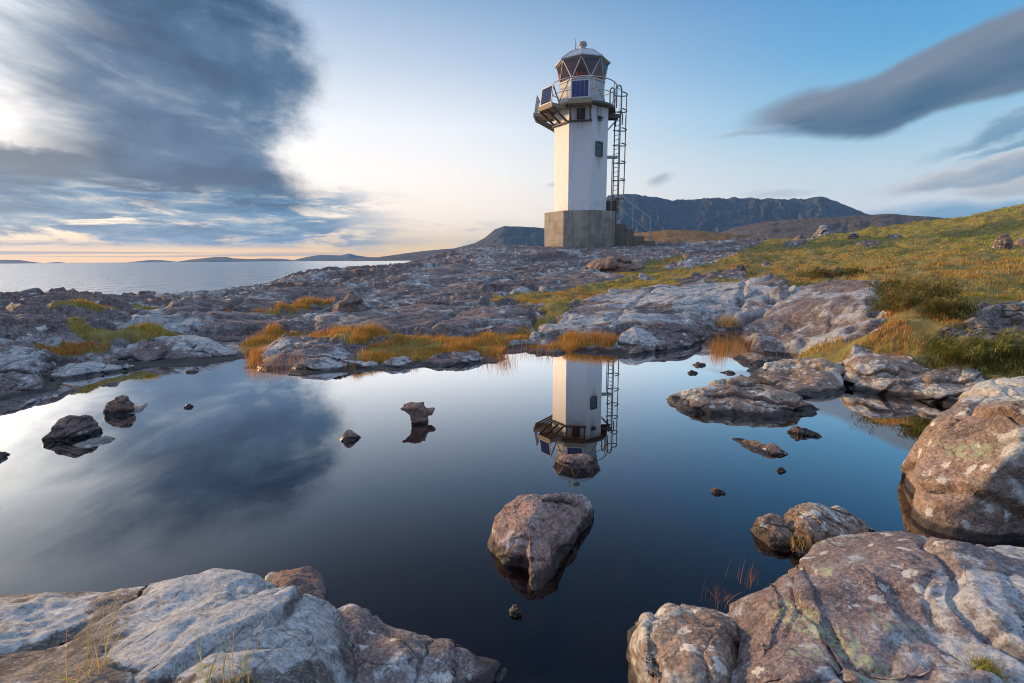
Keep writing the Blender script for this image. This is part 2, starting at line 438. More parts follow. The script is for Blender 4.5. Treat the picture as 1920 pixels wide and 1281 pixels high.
# ------------------------------------------------------------------ materials
def rock_mat(name, s=1.0, cols=((.075, .055, .055), (.16, .115, .11), (.25, .185, .16)), lichen=.5, white=(.55, .57, .58), green=.5,
             wet=None, bump_k=1.0, grain=1.0, spots=.4, stain=.5, soil=False, red=0.0, vary=.3, rust=.2):
    """weathered sandstone with crusts of lichen; s scales the pattern, wet is the height of the dark band above the water"""
    m, g = new_mat(name)
    p = position(g); P = g.vscale(p, s)
    x, y, z = g.sep(p)
    up = up_facing(g)
    a = g.noise(P, 2.2, 7, .62, .3)
    strata = g.noise(g.vmul(P, (.8, .8, 5.0)), 2.6, 4, .6, .4)
    col = g.ramp(a * .65 + strata * .45 - .05, [(.30, cols[0]), (.52, cols[1]), (.72, cols[2])])
    fine = g.noise(P, 42.0, 4, .7)
    gr = g.voronoi(P, 95.0, 'F1', 'Color')
    gv = g.sep(gr)[0]
    mott = g.noise(P, 9.0, 5, .65)
    col = g.mix(g.step(mott, .42, .66) * .55, col, g.mix(.5, col, cols[2]))
    if red: col = g.mix(g.step(g.noise(P, 5.0, 5, .6), .45, .62) * red, col, (.28, .12, .075))
    mid = g.noise(g.vadd(P, (2.0, 8.0, 4.0)), 21.0, 9, .78)
    col = g.mix(.8, col, g.ramp(mid, [(.32, (.18, .18, .185)), (.5, (.5, .5, .5)), (.68, (.74, .73, .72))]), 'OVERLAY')
    col = g.mix(min(1.0, .95 * grain), col, g.ramp(fine * .7 + gv * .3, [(.25, (.20, .20, .21)), (.5, (.5, .5, .5)), (.75, (.80, .78, .75))]), 'OVERLAY')
    col = g.mix(g.step(g.noise(g.vadd(P, (17.0, 5.0, 3.0)), 2.4, 7, .68, .5), .56, .64) * rust, col, (.22, .115, .06))
    gs_ = g.sep(g.voronoi(P, 130.0, 'F1', 'Color'))[1]
    col = g.mix(g.step(gs_, .72, 1.0) * .55 * grain, col, (.035, .032, .032))
    col = g.mix(g.step(gs_, .22, .0) * .40 * grain, col, (.40, .38, .36))
    # black stains
    st = g.step(g.noise(g.vadd(P, (5.2, 1.1, 7.7)), 3.4, 7, .66, .6), .56, .66)
    col = g.mix(st * stain, col, (.035, .032, .034))
    # lichen crusts, crumbling at their edges, thick here and missing there
    top = g.step(up, -.05, .5)
    ln = g.noise(g.vadd(P, (31.0, 3.0, 0)), 2.0, 9, .70, .5) * .62 + g.noise(P, 11.0, 7, .72) * .38
    ln = ln + (g.noise(g.vadd(P, (7.0, 57.0, 2.0)), .9, 3, .5) - .5) * vary
    ln = ln + attr(g, 'coat')
    t = .655 - .24 * lichen
    crumb = g.noise(P, 70.0, 4, .7)
    crust = g.step(ln + (crumb - .5) * .10, t, t + .03) * top
    film = g.step(ln + (crumb - .5) * .16, t - .07, t + .06) * top          # thin grey film round the crusts
    grey = tuple(c * .60 for c in white)
    col = g.mix(film * .45, col, grey)
    lc = g.mix(g.step(g.noise(P, 24.0, 6, .72), .36, .64), white, tuple(c * .58 for c in white))
    lc = g.mix(g.step(crumb, .50, .66) * .55, lc, (.12, .11, .105))
    lc = g.mix(g.step(gs_, .80, 1.0) * .6, lc, (.10, .095, .09))
    col = g.mix(crust * .88, col, lc)
    dist = g.vadd(P, g.vscale(g.vadd(g.noise(P, 22.0, 5, .7, color=True), (-.5, -.5, -.5)), .13))
    v1 = g.voronoi(dist, 10.0, 'F1', 'Distance')
    vr = g.sep(g.voronoi(dist, 10.0, 'F1', 'Color'))
    sp = g.step(v1 + (crumb - .5) * .2 - vr[2] * .12, .24, .18) * g.math('GREATER_THAN', vr[0], 1.0 - spots) * g.step(up, -.4, .2)
    scol = g.mix(vr[1], (.62, .61, .55), (.46, .47, .46))
    col = g.mix(sp * .8, col, g.mix(g.step(fine, .4, .6) * .5, scol, (.3, .3, .3)))
    gt = .565 if green > .7 else .60
    gn = g.step(g.noise(g.vadd(P, (3.0, 41.0, 9.0)), 2.6, 7, .70, .4), gt, gt + .06) * g.step(g.noise(P, 30.0, 5, .7), .44, .56) * top
    col = g.mix(gn * green, col, g.mix(crumb, (.19, .25, .15), (.34, .39, .26)))
    rough = .85
    h = a * .5 + g.noise(P, 12.0, 8, .74) * .42 + fine * .16 + gv * .07 + mid * .28 + strata * .25 + crust * .05
    cr = g.voronoi(g.vadd(g.vmul(P, (1.0, 1.0, 2.2)), g.vscale(g.noise(P, 2.0, 4, .6, color=True), .7)), 1.9, 'DISTANCE_TO_EDGE', 'Distance')
    crk = g.step(cr, .0, .035)
    crk = 1.0 - (1.0 - crk) * g.step(g.noise(P, 1.1, 2), .45, .55)
    col = g.mix((1.0 - crk) * .55, col, (.03, .027, .028))
    h = h + crk * .12
    cr2 = g.voronoi(g.vadd(g.vmul(P, (1.0, 1.3, 2.6)), g.vscale(g.noise(P, 4.0, 5, .65, color=True), .5)), 4.6, 'DISTANCE_TO_EDGE', 'Distance')
    c2 = g.step(cr2, .022, .0) * g.step(g.noise(g.vadd(P, (9.0, 9.0, 1.0)), 1.6, 3), .50, .60)
    bed = g.math('FRACT', z * (s * 8.0) + g.noise(P, 1.4, 5, .6) * 3.0)
    bl = g.step(g.math('ABSOLUTE', bed - .5), .045, .0) * g.step(g.noise(g.vadd(P, (1.0, 19.0, 5.0)), 1.9, 4), .46, .60)
    col = g.mix(g.math('MAXIMUM', c2 * .6, bl * .5), col, (.035, .03, .03))
    h = h - c2 * .07 - bl * .06
    if soil:
        gm = attr(g, 'grass')
        earth = g.ramp(g.noise(p, 6.0, 6, .65), [(.3, (.09, .06, .02)), (.5, (.17, .13, .035)), (.7, (.20, .19, .045))])
        col = g.mix(g.step(gm + (g.noise(p, 9.0, 4) - .5) * .5, .3, .6), col, earth)
    if wet is not None:
        wz = z + (g.noise(p, 9.0, 4, .6) - .5) * wet * .8
        wf = g.step(wz, wet, wet * .6)
        col = g.mix(wf, col, g.mix(1.0, col, (.13, .12, .125), 'MULTIPLY'))
        rough = g.step(wf, 0.0, 1.0, .85, .38)
    b = principled(g, col, rough, bump(g, h, 1.0, .022 * bump_k / s))
    g.put(b.inputs['Specular IOR Level'], .35)
    finish(g, b)
    return m

def water_mat(name, still):
    """mirror that strengthens towards grazing angles over brown peaty water"""
    m, g = new_mat(name)
    p = position(g)
    nrm = None
    if not still:
        r0 = g.noise(g.vmul(p, (.09, .075, 0)), 1.0, 4, .58)
        r1 = g.noise(g.vmul(p, (.16, .5, 0)), 1.0, 4, .55)
        r2 = g.noise(g.vmul(p, (.9, 2.6, 0)), 1.0, 3, .55)
        nrm = bump(g, r0 * 1.5 + r1 * .4 + r2 * .12, .9, 1.3)
    lw = g.new('ShaderNodeLayerWeight'); lw.inputs['Blend'].default_value = .5
    if nrm is not None: g.t.links.new(nrm.s, lw.inputs['Normal'])
    f = Val(g, lw.outputs['Facing'])
    fac = g.math('MINIMUM', g.math('POWER', f, 4.6) * 2.75 + .06, .96)
    gl = g.new('ShaderNodeBsdfGlossy'); gl.inputs['Roughness'].default_value = 0.0 if still else .16
    gl.inputs['Color'].default_value = (1, 1, 1, 1)
    if nrm is not None: g.t.links.new(nrm.s, gl.inputs['Normal'])
    if still:
        body = g.new('ShaderNodeBsdfTransparent'); body.inputs['Color'].default_value = (.50, .16, .055, 1)
    else:
        body = g.new('ShaderNodeBsdfDiffuse'); body.inputs['Color'].default_value = (.02, .045, .06, 1)
    mx = g.new('ShaderNodeMixShader'); g.put(mx.inputs[0], fac)
    g.t.links.new(body.outputs[0], mx.inputs[1]); g.t.links.new(gl.outputs[0], mx.inputs[2])
    finish(g, mx)
    return m

def plain_mat(name, col, rough=.6, metal=0.0, dirt=.25, scale=6.0, rust=0.0, streak=False, bumpk=.3, lifts=0.0):
    m, g = new_mat(name)
    tc = Val(g, g.new('ShaderNodeTexCoord').outputs['Object'])
    n = g.noise(tc, scale, 6, .65)
    c = g.mix(g.step(n, .35, .7) * dirt, col, tuple(x * .45 for x in col))
    big = g.noise(tc, scale * .4, 7, .7, .6)
    c = g.mix(g.step(big, .50, .56) * dirt * .6, c, g.mix(1.0, c, (.62, .60, .58), 'MULTIPLY'))
    if streak:
        s = g.noise(g.vmul(tc, (5.0, 5.0, .35)), 1.0, 5, .6)
        c = g.mix(g.step(s, .52, .72) * .35, c, (.30, .26, .20))
    if rust:
        r = g.noise(g.vmul(tc, (3.0, 3.0, 1.2)), 2.0, 6, .68)
        c = g.mix(g.step(r, .56, .68) * rust, c, (.16, .07, .03))
    h = g.noise(tc, scale * 5, 4, .6)
    if lifts:                                                # shutter lines left by each pour
        zz = g.sep(tc)[2] / lifts + (g.noise(tc, 1.5, 3) - .5) * .06
        ln = g.step(g.math('ABSOLUTE', g.math('FRACT', zz) - .5), .018, .0)
        c = g.mix(ln * .5, c, tuple(x * .35 for x in col)); h = h - ln * .5
        lowd = g.step(g.sep(tc)[2] + (g.noise(tc, 2.2, 6, .7) - .5) * 1.2, .55, -.2)
        c = g.mix(lowd * .6, c, (.085, .08, .06))
        drip = g.step(g.noise(g.vmul(tc, (3.2, 3.2, .22)), 1.0, 6, .66), .54, .62)
        c = g.mix(drip * .45, c, tuple(x * .40 for x in col))
        pale = g.step(g.noise(g.vadd(tc, (9.0, 2.0, 4.0)), 1.6, 7, .7, .6), .58, .64)
        c = g.mix(pale * .5, c, (.46, .44, .40))
    finish(g, principled(g, c, rough, bump(g, h, bumpk, .01), Metallic=metal))
    return m

def blade_mat(name):
    m, g = new_mat(name)
    c = attr(g, 'tint', 'Color')
    d = principled(g, c, .75); d.inputs['Specular IOR Level'].default_value = .2
    t = g.new('ShaderNodeBsdfTranslucent'); g.put(t.inputs['Color'], c)
    mx = g.new('ShaderNodeMixShader'); mx.inputs[0].default_value = .30
    g.t.links.new(d.outputs[0], mx.inputs[1]); g.t.links.new(t.outputs[0], mx.inputs[2])
    finish(g, mx)
    return m

def hill_mat(name, lo, mid, hi, s, rockc=(.12, .115, .115), rock=.5):
    m, g = new_mat(name)
    p = g.vscale(position(g), s)
    up = up_facing(g)
    n = g.noise(p, 1.0, 8, .65, .4)
    c = g.ramp(n, [(.32, lo), (.5, mid), (.68, hi)])
    gul = g.noise(g.vmul(p, (3.0, 3.0, .5)), 1.0, 6, .65)
    c = g.mix(g.step(up, .88, .62) * g.step(gul, .35, .6) * rock, c, rockc)
    finish(g, principled(g, c, .95, bump(g, n + gul, .6, .6 / s)))
    return m

M_BLADE = blade_mat('grass_blade')
M_WATER = water_mat('pool_water', True)
M_SEA = water_mat('sea_water', False)
M_BED = rock_mat('bedrock', .55, ((.05, .036, .038), (.112, .083, .084), (.185, .145, .142)), lichen=.46, white=(.38, .39, .40), green=.3, wet=.05, spots=.12, stain=.8, soil=True, bump_k=1.1, vary=.4, rust=.15)
# ------------------------------------------------------------------ the lie of the land
POOL_PX = [(-200, 792), (-60, 768), (0, 752), (45, 745), (92, 734), (112, 714), (200, 698), (275, 689), (350, 686), (420, 680), (462, 674), (490, 688), (540, 695),
           (560, 704), (640, 700), (740, 694), (830, 685), (925, 680), (955, 664), (1000, 656), (1075, 660), (1150, 668), (1230, 663), (1300, 650), (1325, 641), (1400, 638),
           (1482, 644), (1500, 656), (1470, 672), (1420, 690), (1440, 715), (1500, 735), (1590, 722), (1650, 728), (1770, 752)]
POOL = [tuple(at_z(*q)[:2]) for q in POOL_PX] + [(4.3, 3.6), (3.4, 2.6), (3.1, 1.6), (2.6, .6), (1.2, .25), (-1.5, .25), (-3.5, .8), (-7.0, 2.4), (-7.5, 4.0)]
LAND = []                                   # (px, py, distance) seen on the ground
LAND += [(-300, 575, 12), (0, 563, 13), (110, 556, 14), (250, 561, 15), (400, 551, 17), (480, 541, 19), (540, 521, 21.5), (620, 516, 23), (700, 513, 24),
         (740, 492, 26), (800, 485, 27), (890, 472, 29), (950, 467, 30), (1020, 467, 30), (1086, 467.5, 28.4), (1150, 465, 29), (1220, 464, 30)]
LAND += [(0, 690, 5.6), (0, 655, 6.6), (100, 640, 7.2), (0, 600, 9.2), (200, 660, 6.9), (250, 600, 9.5), (400, 640, 7.5), (400, 590, 11), (600, 640, 7.2), (620, 590, 10.5), (700, 620, 8),
         (700, 560, 14), (850, 640, 7.2), (900, 600, 9), (1000, 560, 12), (1000, 530, 16), (1000, 500, 21.5), (1100, 630, 7.6), (1100, 590, 9.6), (1150, 540, 14), (1150, 500, 21),
         (1300, 625, 7.9), (1300, 590, 9.3), (1300, 540, 13), (1300, 500, 19.5), (1300, 478, 26), (1400, 530, 13), (1400, 615, 8.0), (1500, 620, 7.6), (1580, 640, 6.9), (1550, 530, 11), (1550, 580, 9), (1450, 480, 22), (1400, 455, 36),
         (1500, 449, 36), (1600, 439, 38), (1650, 530, 10.5), (1700, 600, 7.2), (1680, 645, 6.2), (1650, 480, 19), (1700, 421, 42), (1800, 413, 44), (1800, 540, 10), (1800, 470, 20), (1900, 560, 8.4), (1850, 640, 5.8),
         (1900, 500, 14), (1900, 450, 25), (1920, 384, 46), (1800, 690, 4.9), (1930, 680, 4.9), (2100, 350, 46), (2100, 480, 14), (2200, 640, 5.5), (2300, 900, 3.4)]
_pts, _val = [], []
def _lp(x, y): return (math.atan2(x, y), math.log(math.hypot(x, y)))
for q in LAND:
    w = at_d(*q); _pts.append(_lp(w[0], w[1])); _val.append(w[2])
for i, (x, y) in enumerate(POOL[:len(POOL_PX)]): _pts.append(_lp(x, y)); _val.append(.02)
for x, y, z in ((4.6, 3.9, .25), (4.2, 2.6, .3), (4.0, 1.2, .3), (1.0, -.6, .2), (-1.5, -.6, .2), (-8.5, 3.0, .15), (-9.0, 1.0, .2)): _pts.append(_lp(x, y)); _val.append(z)
for px in (-300, 0, 250, 480, 620, 740, 880):      # the shore drops to the sea behind the crest
    r = at_d(px, 560, 1.0); a = math.atan2(r[0], r[1]); d0 = np.interp(px, [-300, 0, 250, 480, 620, 740, 880], [12, 13, 15, 19, 23, 26, 29])
    for k, dz in ((1.35, -1.2), (1.9, -4.0), (3.5, -7.0)): _pts.append((a, math.log(d0 * k))); _val.append(dz)
for px, z in ((1020, 1.4), (1150, .8), (1300, .5), (1450, .5), (1600, 1.2), (1800, 2.0), (2100, 4.0)):
    r = at_d(px, 500, 1.0); _pts.append((math.atan2(r[0], r[1]), math.log(85.0))); _val.append(z)
    if px < 1350: _pts.append((math.atan2(r[0], r[1]), math.log(45.0))); _val.append(1.5)
_land = Rbf(_pts, _val, 2e-3)
SEA_Z = -2.4

def base_height(x, y):
    a, r = np.arctan2(x, y), np.hypot(x, y)
    return _land(np.stack([a, np.log(np.maximum(r, .05))], -1))

GRASS = [  # photograph outlines of the turf, and its colouring: 0 orange sedge, 1 green, 2 brown heath, 3 dark heather
    (0, [(462, 650), (478, 632), (520, 618), (600, 614), (655, 622), (720, 622), (820, 622), (900, 618), (1005, 610), (1012, 634), (960, 652), (905, 664), (830, 672), (760, 674), (690, 680), (655, 672), (660, 640), (600, 634), (540, 640), (500, 660), (478, 690), (466, 684)]),
    (0, [(1040, 622), (1120, 618), (1180, 614), (1178, 640), (1130, 656), (1060, 658), (1010, 650)]),
    (1, [(880, 556), (960, 550), (1060, 540), (1130, 520), (1240, 522), (1310, 545), (1230, 552), (1120, 550), (1070, 566), (1045, 595), (1020, 615), (990, 606), (1035, 572), (960, 562)]),
    (1, [(112, 598), (150, 593), (240, 610), (330, 618), (402, 640), (330, 642), (240, 634), (190, 640), (160, 626), (130, 612)]),
    (1, [(95, 567), (170, 559), (240, 564), (345, 567), (352, 573), (220, 573)]),
    (0, [(365, 572), (440, 567), (540, 570), (605, 566), (615, 572), (560, 581), (470, 583)]),
    (0, [(60, 650), (120, 640), (200, 640), (190, 652), (120, 660)]),
    (1, [(1100, 508), (1180, 500), (1230, 488), (1270, 478), (1300, 486), (1240, 500), (1270, 518), (1160, 520), (1090, 520)]),
    (2, [(1230, 506), (1300, 500), (1360, 484), (1420, 458), (1480, 445), (1560, 428), (1700, 395), (1800, 380), (1960, 350), (2300, 300), (2500, 700), (2300, 1000), (2080, 720), (1960, 712), (1900, 692), (1830, 704), (1765, 694), (1768, 662),
         (1600, 654), (1560, 668), (1500, 684), (1490, 660), (1530, 628), (1640, 632), (1680, 628), (1650, 605), (1662, 560), (1650, 528), (1560, 518), (1480, 532), (1440, 520), (1340, 526), (1280, 520)]),
    (0, [(1340, 600), (1385, 590), (1400, 605), (1380, 618), (1350, 618)]),
]
BARE = [[(1255, 500), (1290, 480), (1360, 470), (1390, 478), (1340, 494), (1290, 505)], [(1290, 521), (1320, 510), (1390, 507), (1400, 516), (1330, 524)],
        [(1465, 462), (1500, 448), (1520, 455), (1490, 466)], [(1745, 650), (1760, 622), (1790, 600), (1830, 580), (1925, 565), (2050, 600), (1930, 645), (1830, 650)],
        [(1540, 508), (1570, 503), (1585, 508), (1560, 512)], [(1660, 447), (1690, 444), (1695, 448), (1665, 450)], [(655, 640), (720, 632), (740, 640), (690, 646), (660, 648)],
        [(1600, 462), (1640, 455), (1660, 460), (1620, 466)],
        [(1575, 650), (1590, 705), (1700, 716), (1830, 720), (1850, 694), (1775, 662), (1690, 652)]]
def grass_zone(x, y, z):
    px, py = to_px(x, y, z)
    r = np.hypot(x, y)
    k = np.clip(9.0 / r, .3, 1.6)
    wx = fbm(p3(x * 1.3, y * 1.3), 4, 401) * 34 * k; wy = fbm(p3(x * 1.3, y * 1.3, 9.), 4, 417) * 13 * k
    qx, qy = px + wx, py + wy
    zone = np.full(x.shape, -1); front = y > .3
    for kx, poly in GRASS: zone = np.where(in_poly(qx, qy, poly) & front, kx, zone)
    for poly in BARE: zone = np.where(in_poly(qx, qy, poly) & front, -1, zone)
    return zone, px, py

def rock_relief(x, y, r):
    """slabs and joints of the bedrock, about +-1"""
    wx = fbm(p3(x * .45, y * .45), 3, 11) * .9; wy = fbm(p3(x * .45, y * .45, 5.), 3, 23) * .9
    c, s = math.cos(.30), math.sin(.30)
    X, Y = (x + wx) * c + (y + wy) * s, -(x + wx) * s + (y + wy) * c
    h = 0
    for sx, sy, amp, ew, seed in ((4.8, 2.0, .20, .06, 1), (2.0, .8, .055, .08, 2), (.7, .32, .012, .12, 3)):
        e, r1, r2, ox, oy = voronoi(X / sx, Y / sy, seed)
        edge = sstep(e, 0, ew)
        h = h + amp * ((r1 - .5) * .9 + oy * -.7 + ox * (r2 - .5) * .6) - amp * .5 * (1 - edge) * (.3 + .7 * r2)
    # flat lying beds: stepped in plan, each with its own riser
    n = fbm(p3(x * .30, y * .55), 4, 77, .48) * 3.4 + (y * .18 + x * .1)
    k = np.floor(n); f = n - k
    ter = (k + sstep(f, .62, .93) * 1.0) - n * .86
    n2 = fbm(p3(x * .9, y * 1.7, 4.), 4, 83, .5) * 3.0; k2 = np.floor(n2)
    ter2 = k2 + sstep(n2 - k2, .6, .95) - n2 * .8
    h = h + ter * .20 + ter2 * .022 + fbm(p3(x * 5, y * 6), 4, 91, .55) * .014 - .02
    return h

# broad smooth slabs of the bedrock (photograph outlines) and the joints that cross them
SLABS = [
    (.07, [(1365, 628), (1400, 640), (1500, 640), (1600, 628), (1652, 598), (1662, 558), (1648, 534), (1600, 527), (1520, 530), (1480, 545), (1430, 584)],
     [[(1400, 612), (1480, 606), (1560, 602), (1650, 584)], [(1480, 626), (1540, 610), (1620, 604)]]),
    (.06, [(1008, 632), (1100, 636), (1220, 630), (1330, 624), (1372, 606), (1420, 582), (1466, 545), (1440, 528), (1320, 528), (1200, 540), (1110, 556), (1045, 588)],
     [[(1140, 612), (1190, 570), (1240, 542)], [(1395, 535), (1388, 575), (1350, 610)], [(1180, 596), (1260, 592), (1385, 580)], [(1240, 560), (1330, 556)]]),
    (.05, [(580, 614), (700, 618), (860, 614), (995, 602), (985, 582), (860, 572), (700, 578), (600, 592)], [[(620, 606), (760, 598), (920, 604)], [(800, 618), (850, 590), (880, 576)]]),
    (.05, [(640, 568), (780, 562), (900, 548), (880, 532), (760, 536), (660, 548)], [[(700, 562), (800, 545)]]),
    (.05, [(180, 604), (330, 610), (480, 612), (560, 600), (500, 586), (360, 584), (220, 590)], [[(300, 606), (380, 590)], [(230, 598), (420, 600), (540, 598)]]),
    (.05, [(-60, 642), (60, 630), (110, 612), (100, 594), (0, 588), (-80, 596)], [[(-40, 612), (40, 608), (100, 604)]]),
    (.05, [(700, 534), (830, 526), (960, 520), (1010, 506), (890, 494), (770, 504)], [[(760, 520), (860, 512), (970, 506)]]),
    (.05, [(1010, 548), (1100, 534), (1180, 518), (1110, 506), (1000, 520)], [[(1050, 535), (1110, 515)]]),
    (.05, [(240, 584), (420, 582), (600, 566), (700, 548), (640, 534), (500, 548), (330, 562)], [[(300, 576), (450, 566), (620, 548)], [(420, 580), (470, 560)]]),
]
def on_base(px, py):
    d = ray(px, py); h = math.hypot(d.x, d.y); r = np.exp(np.linspace(math.log(3.0), math.log(60.0), 900))
    z = base_height(d.x / h * r, d.y / h * r)
    k = np.where(EYE + d.z / h * r <= z)[0]; k = k[0] if len(k) else -1
    return d.x / h * r[k], d.y / h * r[k]
def lay_slabs(x, y, z, zb, rel, g):
    coat = np.zeros_like(x)
    for lift, out, joints in SLABS:
        P = np.array([on_base(*o) for o in out])
        lo, hi = P.min(0) - .5, P.max(0) + .5
        m = np.where((x > lo[0]) & (x < hi[0]) & (y > lo[1]) & (y < hi[1]))[0]
        xs, ys = x[m], y[m]
        d = poly_dist(xs, ys, [tuple(p) for p in P]) + fbm(p3(xs * 1.4, ys * 1.4, 8.), 4, 733) * .30
        h = zb[m] + lift + rel[m] * .22 + fbm(p3(xs * .7, ys * .7, 3.), 4, 741) * .09
        jo = np.full(xs.shape, 9.0); wob = fbm(p3(xs * 1.8, ys * 1.8, 5.), 3, 751) * .10
        for J in joints:
            C = [on_base(*q) for q in J]
            for (ax, ay), (bx, by) in zip(C[:-1], C[1:]):
                vx, vy = bx - ax, by - ay
                k = np.clip(((xs - ax) * vx + (ys - ay) * vy) / (vx * vx + vy * vy), 0, 1)
                jo = np.minimum(jo, np.hypot(xs - ax - k * vx, ys - ay - k * vy))
        h = h - .10 * np.exp(-((jo + wob) / .05) ** 2)
        w = sstep(-d, -.05, .16); rim = np.exp(-((d + .02) / .08) ** 2)
        z[m] = z[m] * (1 - w) + h * w - .05 * rim
        g[m] *= sstep(d, -.05, .12)
        if lift > .05: coat[m] = np.maximum(coat[m], w * .06)
    return z, g, coat

def build_ground():
    na, nr = int(1500 * Q), int(1250 * Q)
    ang = np.radians(np.linspace(-64, 64, na)); rad = np.exp(np.linspace(math.log(.55), math.log(95.0), nr))
    A, Rr = np.meshgrid(ang, rad, indexing='ij'); x, y, r = (np.sin(A) * Rr).ravel(), (np.cos(A) * Rr).ravel(), Rr.ravel()
    zb = base_height(x, y)
    near = r < 16
    sd = np.full(x.shape, 9.0); sd[near] = poly_dist(x[near], y[near], POOL)
    sd = sd + fbm(p3(x * 1.6, y * 1.6), 4, 55, .6) * .16 * sstep(y, 2.0, 3.5)
    zone, px, py = grass_zone(x, y, np.maximum(zb, 0))
    gsoft = np.where(zone >= 0, 1.0, 0.0)
    G = gsoft.reshape(na, nr)                                # soften the edge of the turf
    for _ in range(4):
        G[1:-1, 1:-1] = (G[1:-1, 1:-1] * 2 + G[:-2, 1:-1] + G[2:, 1:-1] + G[1:-1, :-2] + G[1:-1, 2:]) / 6
    g = G.ravel()
    rel = rock_relief(x, y, r)
    far = np.interp(r, [4, 7, 14, 24, 60], [.6, .8, 1.0, 1.0, 1.2]) * (1 - .6 * np.exp(-((x - 4.0) / 7) ** 2 - ((y - 29) / 5) ** 2))
    hum = fbm(p3(x * .5, y * .5, 3.), 4, 301) * .16 + fbm(p3(x * 1.9, y * 1.9), 3, 317) * .05
    det = rel * far * (1 - g * .9) + (hum * np.interp(r, [4, 10, 40], [.7, 1.1, 2.0]) - .05) * g
    ramp = sstep(sd, -.02, .7)
    z = np.where(sd > 0, .0, 0) + zb * sstep(sd, 0, .5) + det * (.12 + .88 * ramp) * sstep(sd, -.1, .12)
    z = np.where((sd > 0) & (sd < 1.2), np.maximum(z, .008 + sd * .07), z)
    bedz = -.04 - .42 * sstep(-sd, .0, 1.1) + rel * .10
    for mx, my, mr in ((-.08, 1.86, .22), (.62, 2.25, .25), (.36, 2.75, .2), (1.0, 3.0, .3), (.1, 1.5, .18), (-.5, 3.0, .3)):       # stones on the bed
        bedz = bedz + .30 * np.exp(-((x - mx) ** 2 + (y - my) ** 2) / mr ** 2) * (1 + rel * .6)
    z = np.where(sd > 0, z, np.minimum(bedz, -.025))
    z, g, coat = lay_slabs(x, y, z, zb, rel, g); zone = np.where(g > .3, zone, -1)
    o = mesh_obj('ground', np.stack([x, y, z], -1), grid_faces(na, nr), M_BED, attrs={'grass': g, 'coat': coat})
    tag(o, kind='structure')
    return dict(x=x, y=y, z=z, r=r, g=g, zone=zone, px=px, py=py, na=na, nr=nr, ang=ang, rad=rad, sd=sd)
LANDSCAPE = build_ground()
def ground_z(x, y):
    L = LANDSCAPE
    i = (math.atan2(x, y) - L['ang'][0]) / (L['ang'][1] - L['ang'][0]); j = math.log(math.hypot(x, y) / L['rad'][0]) / math.log(L['rad'][1] / L['rad'][0])
    i, j = int(np.clip(round(i), 0, L['na'] - 1)), int(np.clip(round(j), 0, L['nr'] - 1))
    return float(L['z'][i * L['nr'] + j])

# still water of the pool, and the sea
_w = [(-13.0, .1), (6.0, .1), (6.0, 9.0), (-13.0, 9.0)]
def sheet(name, xs, ys, z, mat):
    X, Y = np.meshgrid(xs, ys, indexing='ij')
    return tag(mesh_obj(name, np.stack([X.ravel(), Y.ravel(), np.full(X.size, z)], -1), grid_faces(len(xs), len(ys)), mat, smooth=False), kind='structure')
sheet('pool_water', np.linspace(-9.0, 4.5, 3), np.linspace(-.1, 8.2, 3), 0.0, M_WATER)
sheet('sea_water', np.array([-22000., -9000, -2500, -600, -100, 100, 600, 2500, 9000, 22000]), np.array([8., 100, 600, 2500, 9000, 22500]), SEA_Z, M_SEA)

# ------------------------------------------------------------------ far hills and islands
def hill(name, pts, D, front, back, mat, z0=SEA_Z - 1.0, gully=0.0, gs=1.0, seed=5, n_a=420, n_r=50, crag=0.0, power=1.3):
    pts = sorted(pts); pa, pz = [], []
    for px, py in pts:
        w = at_d(px, py, D); pa.append(math.atan2(w[0], w[1])); pz.append(w[2])
    a = np.linspace(pa[0], pa[-1], n_a); top = np.interp(a, pa, pz)
    ns = fbm(p3(a * 60 * gs, a * 0), 5, seed) * .02 * np.abs(top - z0)
    top = np.maximum(top + ns * sstep(np.minimum(a - a[0], a[-1] - a), 0, .02), z0)
    t = np.concatenate([np.linspace(0, 1, n_r), np.linspace(1, 0, 8)[1:]])
    rr = np.concatenate([D - front + front * np.linspace(0, 1, n_r), D + back * np.linspace(0, 1, 8)[1:]])
    T, A = np.meshgrid(t, a); RR = np.broadcast_to(rr, A.shape)
    H = top[:, None] - z0
    prof = T ** power if not crag else np.where(T < .45, .38 * (T / .45) ** 1.2, .38 + .62 * sstep(T, .35, 1.0))
    x, y = np.sin(A) * RR, np.cos(A) * RR
    z = z0 + H * prof
    q = p3((A * 34 * gs).ravel(), (T * 2.6).ravel()); q[:, 0] += fbm(p3((A * 25 * gs).ravel(), (T * 2.2).ravel()), 3, seed + 1) * 1.6 + T.ravel() * 1.1
    gl = (ridged(q * np.array([1, .8, 1]), 5, seed + 3, .55) - 1.0).reshape(A.shape)
    env = np.sin(np.pi * np.clip(T, 0, 1)) ** .8
    z = z + gl * gully * H * env * .5 + fbm(q * 1.7, 4, seed + 9).reshape(A.shape) * .05 * H * env
    RR2 = RR + gl * front * gully * .12 * env
    x, y = np.sin(A) * RR2, np.cos(A) * RR2
    return tag(mesh_obj(name, np.stack([x.ravel(), y.ravel(), z.ravel()], -1), grid_faces(n_a, len(t)), mat), kind='structure')
M_MOUNT = hill_mat('mountain', (.018, .026, .034), (.028, .036, .046), (.040, .046, .054), 1 / 420., (.055, .064, .082), .8)  # blue of the distant air is partly put into these colours
M_MID = hill_mat('hill_heath', (.035, .031, .030), (.062, .050, .046), (.085, .074, .070), 1 / 90., (.10, .095, .10), .5)
M_MOOR = hill_mat('moor', (.10, .055, .02), (.16, .085, .03), (.20, .12, .045), 1 / 14., (.15, .12, .1), .2)
